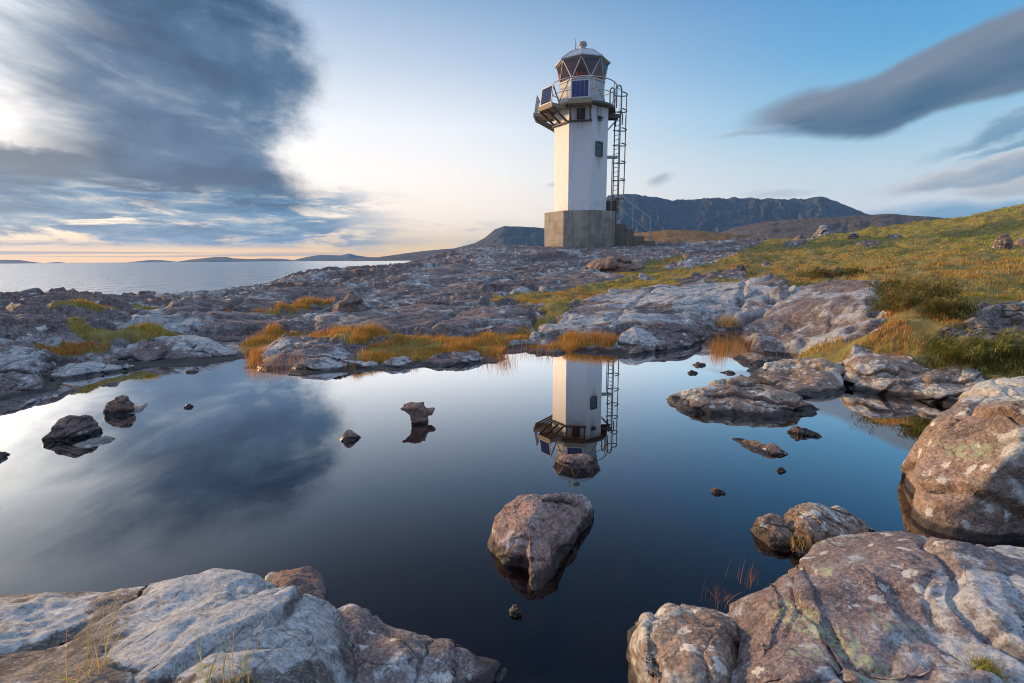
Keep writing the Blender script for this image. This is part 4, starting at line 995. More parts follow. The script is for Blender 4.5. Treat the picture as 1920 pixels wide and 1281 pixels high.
rock('rock', [(-60, 925), (0, 930), (20, 955), (0, 968), (-60, 985)], [(-20, 945, .04), (5, 950, .03), (-40, 955, .06)], M_DARK, 'dark sliver of rock at the left edge, the nearer of two', seed=79, p=3, nu=120, nv=40)
# the little overhanging stone: three chunks fused together
def chunk_stone():
    c = at_z(784, 794, 0.0); d = math.hypot(c[0], c[1]); k = d / FOC / math.cos(math.radians(2))
    u = np.array([c[0], c[1], 0]) / d; s = np.array([u[1], -u[0], 0])
    mb = MB(); P = lambda a, b, h: c + s * a * k + u * b * k + np.array((0, 0, h * k))
    def frustum(lo, hi): mb.loft([lo, hi])
    frustum([P(-14, -6, 20), P(10, -8, 14), P(14, 10, 14), P(-8, 12, 20)], [P(-32, -6, 33), P(2, -9, 35), P(14, 10, 41), P(-26, 12, 38)])
    frustum([P(-10, -6, -8), P(18, -5, -8), P(22, 12, -8), P(-6, 12, -8)], [P(-16, -8, 26), P(10, -8, 32), P(15, 9, 36), P(-10, 10, 30)])
    frustum([P(8, 6, 10), P(26, 8, 12), P(28, 20, 12), P(8, 16, 10)], [P(8, 6, 24), P(30, 8, 20), P(34, 20, 23), P(10, 18, 28)])
    o = mb.build('rock', M_BROWN, off=c)
    m = o.modifiers.new('fuse', 'REMESH'); m.mode = 'VOXEL'; m.voxel_size = .006
    dg = bpy.context.evaluated_depsgraph_get(); me = bpy.data.meshes.new_from_object(o.evaluated_get(dg)); o.modifiers.clear(); o.data = me
    v = np.empty(len(me.vertices) * 3, np.float32); me.vertices.foreach_get('co', v); v = v.reshape(-1, 3)
    n = np.empty(len(me.vertices) * 3, np.float32); me.vertices.foreach_get('normal', n); n = n.reshape(-1, 3)
    v = v + n * (fbm(v * 12, 3, 5) * .012 + fbm(v * 40, 3, 9) * .005)[:, None]
    me.vertices.foreach_set('co', v.ravel()); me.polygons.foreach_set('use_smooth', np.ones(len(me.polygons), bool)); me.update()
    if not me.materials: me.materials.append(M_BROWN)
    o.location = c
    tag(o, 'top heavy orange brown stone perched in the middle of the pool', 'rock')
chunk_stone()
# slabs along the far shore and the left bank
SH = 'low slabs along the far shore'
rock('rock_slab', [(482, 672, .05), (500, 690, .02), (560, 690, .02), (640, 682, .03), (658, 670, .05), (640, 650, .05), (560, 642, .05), (500, 655, .05)],
     [(492, 668, .10), (530, 653, .15), (580, 647, .17), (630, 645, .16), (652, 655, .13), (560, 668, .10), (620, 667, .10)], M_SHORE, 'humped slab among orange sedge on the far shore', 'rock', SH, seed=81, p=4, lump=.04, zb=-.03, nu=240, nv=100)
rock('rock_slab', [(535, 690), (560, 704), (620, 700), (660, 692), (760, 692), (738, 678, .05), (690, 676, .06), (640, 680, .05), (575, 686, .03)], [(560, 688, .05), (620, 682, .08), (690, 676, .10), (735, 680, .07), (650, 690, .03)], M_SHORE,
     'dark edged slab in front of the humped slab on the far shore', 'rock', SH, seed=82, p=4, lump=.03, nu=220, nv=80)
rock('rock_slab', [(770, 684), (790, 692), (860, 688), (926, 680), (915, 668, .05), (870, 660, .09), (830, 664, .08), (795, 674, .04)], [(790, 676, .06), (840, 662, .13), (880, 660, .13), (912, 670, .07), (850, 678, .07)], M_SHORE,
     'white streaked rounded slab on the far shore left of the mirrored tower', 'rock', SH, seed=83, p=4, lump=.03, nu=220, nv=80)
rock('rock_slab', [(700, 694), (740, 696), (790, 688), (778, 677, .04), (745, 675, .05), (718, 682, .03)], [(715, 684, .05), (745, 676, .08), (775, 680, .05)], M_SHORE, 'short slab between two longer ones on the far shore', 'rock', SH, seed=84, p=4, lump=.03, nu=160, nv=60)
rock('rock_slab', [(965, 660), (1000, 668), (1060, 666), (1088, 663), (1080, 656), (1020, 655)], [(985, 658, .03), (1020, 655, .05), (1060, 656, .05), (1080, 660, .02)], M_DARK, 'thin dark ledge in the water crossing the mirrored tower', 'rock', SH, seed=85, p=3, lump=.03, nu=180, nv=50)
rock('rock_slab', [(1098, 662), (1110, 668), (1135, 666), (1138, 660), (1115, 657)], [(1108, 660, .03), (1128, 659, .03)], M_DARK, 'short dark stone at the right edge of the mirrored tower', 'rock', SH, seed=86, p=3, nu=120, nv=40)
rock('rock_slab', [(1140, 664), (1155, 674), (1200, 670), (1250, 664), (1300, 654), (1315, 646), (1270, 641, .06), (1200, 647, .06), (1152, 656, .03)], [(1150, 658, .05), (1190, 650, .09), (1240, 644, .10), (1290, 642, .09), (1200, 660, .05)], M_SHORE,
     'long wet slab on the far shore right of the mirrored tower', 'rock', SH, seed=87, p=4, lump=.04, ledge=.04, nu=260, nv=90)
rock('rock_slab', [(1155, 646, .08), (1180, 654, .06), (1240, 650, .06), (1300, 640, .06), (1310, 628, .08), (1250, 622, .1), (1190, 630, .1)], [(1165, 640, .15), (1200, 626, .22), (1250, 616, .25), (1290, 622, .22), (1230, 638, .15)], M_SHORE,
     'white topped slab above the long wet slab on the far shore', 'rock', SH, seed=88, p=4, lump=.03, zb=-.02, nu=220, nv=90)
LB = 'layered slabs of the left bank'
rock('rock_slab', [(-200, 775), (-60, 765), (0, 752), (60, 742), (92, 732), (96, 718), (66, 708, .10), (40, 704, .12), (-20, 712, .10), (-200, 715, .1)], [(-60, 735, .10), (0, 718, .15), (40, 706, .18), (75, 712, .14), (88, 726, .07), (20, 738, .05), (-150, 730, .12)], M_SHORE,
     'low rounded slab at the left edge of the picture by the water', 'rock', LB, seed=91, p=5, lump=.03, nu=260, nv=100)
rock('rock_slab', [(60, 716), (110, 716), (180, 704), (275, 692), (282, 688), (200, 686, .04), (125, 690, .06), (70, 702, .05)], [(80, 702, .07), (130, 692, .10), (190, 688, .08), (250, 688, .04), (150, 704, .04)], M_SHORE,
     'thin tapering slab reaching out from the left bank', 'rock', LB, seed=92, p=4, lump=.03, ledge=.05, nu=240, nv=80)
rock('rock_slab', [(-150, 705, .08), (-40, 712, .05), (60, 702, .05), (92, 690, .08), (80, 672, .12), (30, 664, .15), (-80, 664, .15)], [(-100, 684, .2), (-20, 672, .25), (30, 664, .28), (70, 676, .22), (20, 690, .16)], M_SHORE,
     'upper rounded slab behind the low one on the left bank', 'rock', LB, seed=93, p=5, lump=.03, zb=-.02, nu=240, nv=100)
rock('rock_slab', [(180, 664, .1), (240, 668, .06), (340, 668, .06), (430, 664, .06), (436, 652, .1), (380, 640, .15), (260, 642, .15)], [(210, 656, .14), (260, 648, .19), (330, 645, .20), (390, 648, .17), (420, 656, .11), (320, 658, .13)], M_SHORE,
     'dark slab with pale top behind the left arm of the pool', 'rock', LB, seed=94, p=4, lump=.03, zb=-.02, nu=240, nv=90)
rock('rock_slab', [(140, 690, .0), (200, 684), (300, 680), (420, 674), (470, 668), (460, 660), (380, 660), (250, 666), (150, 676)], [(170, 680, .05), (240, 670, .09), (320, 666, .10), (400, 662, .09), (450, 664, .05)], M_SHORE,
     'flat wet slab bordering the left arm of the pool', 'rock', LB, seed=95, p=4, lump=.04, ledge=.04, nu=260, nv=80)
# stones on the land
gp = dict(base=1, zb=-.25)
pebble('boulder', 624, 692, 586, 552, M_BROWN, 'brown boulder resting on the bedrock left of the tower', 'boulder', seed=101, p=4, deep=.8, peak=.65, **gp)
pebble('boulder', 1096, 1216, 510, 484, M_BROWN, 'long brown block lying in front of the lighthouse', 'boulder', seed=102, p=6, q=2.5, deep=.45, ledge=.08, **gp)
pebble('boulder', 1858, 1900, 466, 438, M_SPOT, 'rounded spotted boulder on the grassy hillside by the frame edge', 'boulder', seed=103, p=4, deep=.9, **gp)
pebble('boulder', 1888, 1970, 466, 444, M_SPOT, 'second spotted boulder behind the rounded one on the hillside', 'boulder', seed=104, p=4, deep=.8, **gp)
pebble('boulder', 1516, 1566, 446, 422, M_SHORE, 'pointed grey outcrop on the hill crest', 'boulder', seed=105, p=1.6, q=1.2, deep=.7, peak=.85, flat=.3, ledge=.06, **gp)
pebble('boulder', 1588, 1612, 450, 436, M_SHORE, 'small grey stone on the hill crest', 'boulder', seed=106, p=4, deep=.8, **gp)
pebble('boulder', 1425, 1448, 500, 489, M_SHORE, 'small grey stone in the heath, right one of two', 'boulder', seed=107, p=4, deep=.8, **gp)
pebble('boulder', 1378, 1400, 507, 496, M_SHORE, 'small grey stone in the heath, left one of two', 'boulder', seed=108, p=4, deep=.8, **gp)
pebble('boulder', 1540, 1586, 640, 628, M_SHORE, 'small rounded stone at the edge of the reeds', 'boulder', seed=109, p=4, deep=.7, **gp)
for k, (a, b, yw, yt) in enumerate([(1745, 1800, 640, 612), (1790, 1860, 628, 598), (1850, 1935, 612, 572), (1780, 1850, 648, 626), (1850, 1940, 640, 612), (1890, 1990, 590, 560)]):
    pebble('boulder', a, b, yw, yt, M_SPOT, ['pale rock at the near left of the cluster in the turf', 'squared pale rock in the middle of the turf cluster', 'pale rock at the upper right of the turf cluster', 'low flat rock at the foot of the turf cluster',
           'wide pale slab on the right of the turf cluster', 'topmost rock of the turf cluster at the frame edge'][k], 'boulder', 'rocks clustered in the turf on the right', seed=120 + k, p=5, q=2.2, deep=.8, **gp)
# ------------------------------------------------------------------ grass, reeds and heather
def blades(name, P, H, Wd, C, lean=.5, seed=1, wind=(.25, .1), segs=2, mat=None, attrs_only=False):
    """tapered bent blades standing at P"""
    rs = np.random.RandomState(seed); n = len(P)
    an = rs.uniform(0, 2 * np.pi, n); side = np.stack([np.cos(an), np.sin(an), np.zeros(n)], -1)
    la = rs.uniform(0, 2 * np.pi, n); lm = np.abs(rs.normal(0, lean, n))
    L = np.stack([np.cos(la) * lm + wind[0], np.sin(la) * lm + wind[1], np.zeros(n)], -1)
    V = []
    for k in range(segs + 1):
        t = k / segs; w = Wd * (1 - t) ** .7 * .5 + Wd * .04
        c = P + L * (H * t ** 1.7)[:, None] * .9
        c[:, 2] += H * (t - .28 * t * t * np.minimum(lm, 1.2))
        V += [c - side * w[:, None], c + side * w[:, None]]
    V = np.stack(V, 1).reshape(-1, 3); m = (segs + 1) * 2
    b = np.arange(n)[:, None] * m
    F = np.concatenate([b + np.array([[2 * k, 2 * k + 1, 2 * k + 3, 2 * k + 2]]) for k in range(segs)], 0)
    return mesh_obj(name, V, F, mat or M_BLADE, attrs={'tint': np.repeat(C, m, 0)}, smooth=False)
def tints(n, cols, weights, rs, jit=.25):
    k = rs.choice(len(cols), n, p=np.array(weights) / sum(weights))
    return np.clip(np.array(cols)[k] * rs.uniform(1 - jit, 1 + jit, (n, 1)) * rs.uniform(.92, 1.08, (n, 3)), 0, 1)
ORANGE = [(.60, .22, .05), (.64, .31, .085), (.44, .15, .03), (.38, .22, .05), (.66, .44, .19)]
GREEN = [(.28, .32, .04), (.40, .39, .065), (.18, .22, .03), (.50, .38, .11)]
BROWN = [(.36, .19, .045), (.47, .29, .085), (.23, .115, .03), (.58, .41, .16)]
DARKG = [(.12, .125, .035), (.19, .18, .05), (.10, .085, .03), (.30, .165, .06)]

def build_turf():
    L = LANDSCAPE; rs = np.random.RandomState(5)
    x, y, z, r, zone, px, py = (L[k] for k in ('x', 'y', 'z', 'r', 'zone', 'px', 'py'))
    idx = np.where((zone >= 0) & (r < 62) & (r > 3) & (L['sd'] > -.05))[0]
    dens = np.clip(.55 + fbm(p3(x[idx] * 2.2, y[idx] * 2.2), 3, 501) * 1.1, .05, 1) * np.where(zone[idx] == 2, 1.0, 1.5)
    k = rs.choice(len(idx), min(280000, int(len(idx) * 1.8)), p=dens / dens.sum()); i = idx[k]
    n = len(i); rr = r[i]
    da, dr = (L['ang'][1] - L['ang'][0]) * rr, (L['rad'][1] / L['rad'][0] - 1) * rr
    ja, jr = rs.uniform(-.7, .7, n) * da, rs.uniform(-.7, .7, n) * dr
    ux, uy = x[i] / rr, y[i] / rr
    P = np.stack([x[i] + ux * jr + uy * ja, y[i] + uy * jr - ux * ja, z[i] - .01], -1)
    zn = zone[i]
    tone = fbm(p3(P[:, 0] * .35, P[:, 1] * .35, 2.), 4, 511) * 1.6
    tus = np.clip(.75 + fbm(p3(P[:, 0] * 1.6, P[:, 1] * 1.6, 7.), 3, 521) * 1.2, .35, 1.6)
    H = np.select([zn == 0, zn == 1], [.125, .06], .07) * tus * rs.uniform(.55, 1.25, n) * np.interp(rr, [5, 12, 30, 60], [.9, 1.0, 1.15, 1.2])
    W = np.maximum(.0032, rr * .00075) * rs.uniform(.7, 1.3, n)
    O, Gc, B, D = tints(n, ORANGE, [4, 3, 3, 2, 1], rs), tints(n, GREEN, [4, 3, 3, 1], rs), tints(n, BROWN, [4, 3, 3, 2], rs), tints(n, DARKG, [3, 3, 2, 2], rs)
    ppx, ppy = px[i], py[i]
    gw = sstep(ppy, 500, 440) * sstep(ppx, 1380, 1560) * .9 + .05       # the upper hillside is greener
    gw = np.clip(gw + tone * .55 + sstep(ppy, 600, 680) * .35, 0, 1)
    heath = np.where((rs.rand(n) < gw)[:, None], Gc, B)
    dk = np.clip(-tone * .9 - .15, 0, .8) + np.exp(-((ppx - 1715) / 75) ** 2 - ((ppy - 560) / 34) ** 2) * .9
    heath = np.where((rs.rand(n) < dk)[:, None], D, heath)
    st = np.exp(-((ppx - 1650) / 200) ** 2 - ((ppy - 610) / 30) ** 2) * .5
    heath = np.where((rs.rand(n) < st)[:, None], O, heath)
    g1 = np.where((rs.rand(n) < .36 + np.clip(tone, 0, .4))[:, None], O, Gc)
    o0 = np.where((rs.rand(n) < .03 + np.clip(tone - .15, 0, .22))[:, None], Gc, O)
    C = np.where((zn == 0)[:, None], o0, np.where((zn == 1)[:, None], g1, heath))
    tag(blades('grass', P, H, W, C, .45, 7), kind='stuff')
build_turf()

def reed_bed(name, spots, label, n, h, seed, cols=ORANGE, w=[4, 3, 3, 1, 1], width=.0035, lean=.22):
    rs = np.random.RandomState(seed); P = []
    for (px, py, sx, sy, k) in spots:
        for _ in range(int(n * k)):
            q = at_z(px + rs.normal(0, sx), py + rs.normal(0, sy), 0.0); q[2] = -.03; P.append(q)
    P = np.array(P); c = P.mean(0)
    H = h * rs.uniform(.4, 1.25, len(P))
    o = blades(name, P, H, np.full(len(P), width) * rs.uniform(.6, 1.2, len(P)), tints(len(P), cols, w, rs), lean, seed, (.08, .02), 3)
    return tag(o, label, kind='stuff')
reed_bed('reeds', [(1345, 650, 10, 8, .5), (1380, 652, 18, 7, .6), (1430, 654, 22, 8, .5), (1500, 650, 26, 8, .5), (1345, 668, 10, 5, .14)], 'thin brown reeds standing in the shallow arm of the pool', 900, .20, 601)
reed_bed('reeds', [(475, 684, 9, 6, .25), (505, 690, 16, 5, .2), (545, 690, 24, 4, .25), (920, 672, 16, 7, .25), (945, 680, 9, 5, .12), (660, 694, 14, 2, .05), (1010, 660, 30, 4, .25), (1080, 655, 40, 4, .25)], 'loose orange sedge standing in the water of the far shore', 900, .19, 611)

def tuft(name, base, n, h, w, spread, cols, wts, label, seed, lean=.5, wind=(.1, 0)):
    rs = np.random.RandomState(seed); base = np.array(base, float)
    P = rs.normal(0, spread, (n, 3)) * np.array([1, 1, 0]); P[:, 2] = -.01
    o = blades(name, P, h * rs.uniform(.35, 1.15, n), np.full(n, w) * rs.uniform(.6, 1.3, n), tints(n, cols, wts, rs), lean, seed, wind, 5)
    o.location = base
    return tag(o, label, 'grass')
tuft('grass_tuft', at_z(420, 1310, .33), 60, .19, .0032, .04, GREEN + [(.60, .38, .13)], [2, 3, 1, 2, 4], 'green and straw grass tuft growing before the white crusted boulder', 621)
tuft('grass_tuft', at_z(165, 1310, .28), 26, .19, .0032, .03, GREEN + [(.60, .38, .13)], [1, 2, 1, 2, 6], 'sparse straw grass blades in the near left corner', 622, .7)
tuft('grass_tuft', at_z(1500, 1022, .07), 80, .07, .0016, .03, BROWN + DARKG[:2], [2, 3, 2, 3, 2, 2], 'wiry dry grass tuft in the notch of the cleft rocks', 623, 1.2)
tuft('grass_tuft', at_z(1402, 1090, .10), 22, .10, .0022, .03, [(.22, .10, .05), (.30, .16, .07)], [1, 1], 'reddish dry stalks on the far edge of the mauve boulder', 624, .4)
tuft('grass_tuft', at_z(1345, 1124, .06), 26, .10, .0022, .03, [(.22, .10, .05), (.30, .2, .09)], [1, 1], 'reddish dry stalks between the grey and mauve boulders', 625, .5)
tuft('grass_tuft', at_z(1850, 1250, .36), 260, .030, .0020, .014, GREEN[:3] + DARKG[:2] + BROWN[:1], [2, 2, 3, 2, 2, 2], 'small mossy grass tuft in a crack of the mauve boulder', 626, 1.1)

def heather(px, py, wpx, hpx, label, seed, cols=DARKG, wts=(4, 3, 2, 2), n=4200):
    g0 = ground_hit(px, py); d = math.hypot(g0[0], g0[1]); k = d / FOC
    W, Hh = wpx * k / 2, hpx * k * .75
    rs = np.random.RandomState(seed)
    a, e, q = rs.uniform(0, 2 * np.pi, n), np.arcsin(rs.uniform(0, 1, n)), rs.uniform(.45, 1, n) ** .5
    P = np.stack([np.cos(a) * np.cos(e) * W * q, np.sin(a) * np.cos(e) * W * .8 * q, np.sin(e) * Hh * q - .02], -1)
    P *= (1 + fbm(P / max(W, .1) * 3.5 + seed, 4, seed, .6) * .9)[:, None]
    o = blades('heather_bush', P, np.full(n, .032) * rs.uniform(.5, 1.5, n) * max(1, d / 9), np.full(n, max(.008, d * .0011)) * rs.uniform(.6, 1.4, n), tints(n, cols, wts, rs, .4), 1.6, seed, (0, 0), 2)
    o.location = g0
    tag(o, label, 'heather', 'heather clumps on the slope')
HB = [(.18, .20, .045), (.24, .23, .06), (.12, .13, .032)] + DARKG[:2] + [(.22, .13, .045)]
for k, a in enumerate([(1690, 582, 75, 40, 'dark heather clump beside the great sloping slab, the lowest one'), (1725, 562, 95, 40, 'wide dark heather clump behind the lowest one by the slab'), (1770, 588, 60, 26, 'small dark heather clump at the right end of the row by the slab'),
                       (1690, 545, 70, 22, 'small heather clump above the great sloping slab'), (1800, 690, 80, 40, 'green heather clump between the upper slab and the tan boulder'), (1850, 680, 100, 44, 'broad green heather clump behind the tan boulder'),
                       (1905, 668, 90, 40, 'green heather clump behind the tan boulder at the frame edge'), (1790, 662, 70, 26, 'low green heather clump at the end of the upper slab'), (1560, 520, 90, 14, 'thin dark heather strip above the great sloping slab')]):
    heather(*a, seed=640 + k, **({'cols': HB, 'wts': (3, 2, 3, 2, 2, 1)} if 3 < k < 8 else {}))
tuft('grass_tuft', ground_hit(1362, 614), 420, .24, .005, .09, [(.50, .36, .16), (.42, .27, .10), (.34, .2, .07)], [3, 3, 2], 'straw coloured grass tussock between the two big slabs', 651, .5)
# ------------------------------------------------------------------ the lighthouse
M_CONC = plain_mat('concrete', (.36, .32, .26), .9, dirt=.65, scale=1.3, streak=True, bumpk=.6, lifts=1.1)
M_STEPC = plain_mat('step_concrete', (.20, .165, .13), .9, dirt=.5, scale=2.0, bumpk=.6)
M_LEAD = plain_mat('pale_roof_metal', (.32, .345, .36), .4, .3, .3, 3.0)
M_MUR = plain_mat('grey_white_paint', (.46, .465, .47), .55, dirt=.25, scale=3.0, streak=True)
M_GALV = plain_mat('galvanised_steel', (.42, .41, .40), .45, .45, .3, 8.0, rust=.25)
M_RUSTY = plain_mat('weathered_steel', (.13, .115, .10), .65, .2, .4, 5.0, rust=.6)
M_TIMB = plain_mat('weathered_timber', (.34, .27, .19), .85, 0, .4, 6.0)
M_PV = plain_mat('solar_cell', (.006, .018, .10), .18, 0, .1, 3.0, bumpk=.02)
M_PVF = plain_mat('panel_frame', (.42, .43, .44), .45, .5, .15)
M_BARW = plain_mat('glazing_bar', (.50, .49, .47), .5, 0, .2)
M_RED = plain_mat('red_glass', (.45, .03, .02), .2)
M_LADD = plain_mat('ladder_steel', (.23, .22, .21), .5, .4, .3, 8.0, rust=.35)
M_CURT = plain_mat('lantern_curtain', (.42, .15, .11), .8)
M_YEL = plain_mat('sun_yellow_plate', (.62, .36, .06), .6, 0, .3, rust=.4)  # warm sunlight on the gate is put into its yellow
M_DOORB = plain_mat('dark_door', (.10, .075, .07), .7)
M_WINB = plain_mat('window_blue', (.05, .10, .13), .25)
def lantern_glass():
    m, g = new_mat('lantern_glass')
    gl = g.new('ShaderNodeBsdfGlossy'); gl.inputs['Roughness'].default_value = .03
    tr = g.new('ShaderNodeBsdfTransparent'); tr.inputs['Color'].default_value = (.86, .88, .90, 1)
    mx = g.new('ShaderNodeMixShader'); fr = g.new('ShaderNodeFresnel'); fr.inputs[0].default_value = 1.55
    g.put(mx.inputs[0], Val(g, fr.outputs[0]) * 1.0 + .04)
    g.t.links.new(tr.outputs[0], mx.inputs[1]); g.t.links.new(gl.outputs[0], mx.inputs[2]); finish(g, mx)
    return m
M_GLASS = lantern_glass()

LD = 30.5
_c = at_d(1086.5, 467, LD); LC = np.array([_c[0], _c[1], 1.86])
TOW = np.array([-LC[0], -LC[1], 0]) / math.hypot(LC[0], LC[1]); RGT = np.array([-TOW[1], TOW[0], 0]); UPV = np.array([0, 0, 1.0])
def ld(th): t = math.radians(th); return TOW * math.cos(t) + RGT * math.sin(t)      # 0 faces the viewer, + turns right
LROOT = tag(empty('lighthouse', LC), 'white eight sided lighthouse on a concrete base with solar panels and caged ladder', 'lighthouse')
F0 = -2.0
AP = math.cos(math.radians(22.5)); RS = 1.66; RB = 2.24
def white_paint():
    m, g = new_mat('white_paint')
    p = position(g); tc = g.vadd(p, tuple(-LC))
    n = g.noise(tc, 1.6, 6, .65); c = g.mix(g.step(n, .40, .72) * .22, (.65, .65, .65), (.47, .465, .46))
    sk = g.noise(g.vmul(tc, (5.0, 5.0, .30)), 1.0, 6, .62)
    c = g.mix(g.step(sk, .54, .70) * .30, c, (.42, .40, .37))
    z = g.sep(tc)[2]
    ln = g.math('FRACT', z / .42); c = g.mix(g.step(ln, .045, .0) * .12, c, (.35, .34, .33))        # block courses under the paint
    foot = g.step(z, 3.1, 2.2) * g.step(g.noise(g.vmul(tc, (2.5, 2.5, .8)), 1.0, 5, .65), .42, .62)
    c = g.mix(foot * .35, c, (.36, .33, .27))
    # rust runs under the window and the vent
    for th, tt, z0, w, L in ((F0 + 45, -.06, 5.25, .17, 1.0), (F0 + 45, -.06, 7.15, .13, 1.1), (F0 + 45, -.06, 8.0, .10, .5), (F0, .02, 7.1, .2, .6)):
        q = ld(th) * (RS * AP) + ld(th + 90) * tt
        d = g.vadd(tc, tuple(-q)); dx = g.new('ShaderNodeVectorMath', operation='DOT_PRODUCT'); g.put(dx.inputs[0], d); dx.inputs[1].default_value = tuple(ld(th + 90))
        dn = g.new('ShaderNodeVectorMath', operation='DOT_PRODUCT'); g.put(dn.inputs[0], d); dn.inputs[1].default_value = tuple(ld(th))
        u = Val(g, dx.outputs['Value']); nd = g.math('ABSOLUTE', Val(g, dn.outputs['Value']))
        mk = g.math('EXPONENT', u * u * (-1 / (w * w))) * g.step(z, z0 - L, z0 - .1) * g.math('LESS_THAN', z, z0) * g.step(nd, .1, .05)
        mk = mk * g.step(g.noise(g.vmul(tc, (16.0, 16.0, .8)), 1.0, 5, .65), .38, .60)
        c = g.mix(mk * .75, c, (.30, .15, .06))
    finish(g, principled(g, c, .55, bump(g, g.noise(tc, 9.0, 5, .6) + g.step(ln, .045, 0.0) * -.3, .35, .012)))
    return m
M_WHITE = white_paint()
def octa(R, z, n=8, rot=F0 + 22.5): return [ld(rot + 360.0 * k / n) * R + UPV * z for k in range(n)][::1]
def prism(levels, n=8, rot=F0 + 22.5, cap0=True, cap1=True):
    return MB().loft([octa(R, z, n, rot) for R, z in levels], cap0, cap1)
def part(mb, name, mat, parent=LROOT, smooth=False, label=None):
    o = mb.build(name, mat, parent, smooth)
    if label: o['label'] = label
    return o
part(prism([(RB, -.9), (RB, 2.19)]), 'base_plinth', M_CONC)
part(prism([(RS, 2.19), (RS, 7.98)]), 'shaft', M_WHITE)
# gallery
gal = part(prism([(1.92, 7.90), (1.95, 7.93), (1.95, 8.03), (1.92, 8.05)], 40), 'gallery_deck', M_RUSTY)
part(prism([(1.44, 8.05), (1.36, 9.36)]), 'lantern_base', M_MUR)
part(prism([(1.40, 9.36), (1.40, 9.43)]), 'sill_ring', M_BARW)
gt = 10.46
_l, _h = octa(1.34, 9.43), octa(1.46, gt, rot=F0 + 45)
glz = part(MB().add(_l + _h, [(k, (k + 1) % 8, 8 + k) for k in range(8)] + [((k + 1) % 8, 8 + (k + 1) % 8, 8 + k) for k in range(8)]), 'lantern_glazing', M_GLASS)
lo, hi = octa(1.35, 9.43), octa(1.47, gt, rot=F0 + 45)
for k in range(8):                          # three-cornered panes: each roof corner stands over the middle of a side
    a, b, m = lo[k], lo[(k + 1) % 8], hi[k]
    part(MB().tube([a, m], .028, 6), 'glazing_bar', M_BARW, glz); part(MB().tube([b, m], .028, 6), 'glazing_bar', M_BARW, glz)
part(MB().tube(hi, .035, 6, True), 'head_ring', M_BARW, glz)
_o = lambda R, z: octa(R, z, rot=F0 + 45)
rf = part(MB().loft([_o(1.50, gt - .02), _o(1.60, gt + .02), _o(1.60, gt + .07), _o(.86, gt + .60), _o(.22, gt + .86), _o(.16, gt + .88)]), 'lantern_roof', M_LEAD)
rb = MB()
for k in range(8):
    d = ld(F0 + 45 * k); rb.tube([d * 1.60 + UPV * (gt + .075), d * .86 + UPV * (gt + .61), d * .22 + UPV * (gt + .87)], .022, 6)
part(rb, 'roof_rib', M_LEAD, rf)
part(prism([(.17, gt + .86), (.17, gt + 1.05), (.25, gt + 1.07), (.26, gt + 1.12), (.20, gt + 1.14), (.20, gt + 1.17), (.24, gt + 1.19), (.22, gt + 1.25), (.10, gt + 1.28)], 20), 'roof_vent', M_MUR, rf, False)
an = MB(); ab = ld(-75) * .42 + UPV * (gt + .80)
an.tube([ab, ab + UPV * .62], .018, 6); an.tube([ab + UPV * .42, ab + UPV * .30 + RGT * .08], .012, 5); an.tube([ab + UPV * .62, ab + UPV * .80], .008, 5); an.box(ab + UPV * .1, (.1, .1, .12))
part(an, 'antenna', M_GALV, rf)
# inside the lantern
part(prism([(.36, 9.3), (.40, 9.5), (.46, 9.66), (.46, 10.02), (.20, 10.10)], 20), 'red_lamp', M_RED)
cu = MB()
for (t0, t1, z1) in ((-78, -18, 10.40), (14, 46, 10.42), (100, 250, 10.42)):
    cu = MB(); R0 = [ld(t0 + (t1 - t0) * k / 16) * (1.14 + .03 * (k % 2)) for k in range(17)]
    cu.add([p + UPV * 9.48 for p in R0] + [p + UPV * z1 for p in R0], [(k, k + 1, k + 18, k + 17) for k in range(16)])
    part(cu, 'lantern_curtain', M_CURT)
# railing round the gallery
rl = MB()
ring = lambda R, z, a0=0, a1=360, n=56: [ld(a0 + (a1 - a0) * k / n) * R + UPV * z for k in range(n + (0 if a1 - a0 == 360 else 1))]
rl.tube(ring(1.98, 9.24), .028, 6, True); rl.tube(ring(1.98, 8.62), .022, 6, True)
for k in range(8):
    d = ld(F0 + 22.5 + 45 * k); rl.tube([d * 1.93 + UPV * 8.0, d * 1.98 + UPV * 9.24], .024, 6)
for a, b in ((16, 40), (-20, -42)): rl.tube([ld(a) * 1.97 + UPV * 9.2, ld(b) * 1.97 + UPV * 8.05], .026, 6)
part(rl, 'railing', M_GALV)
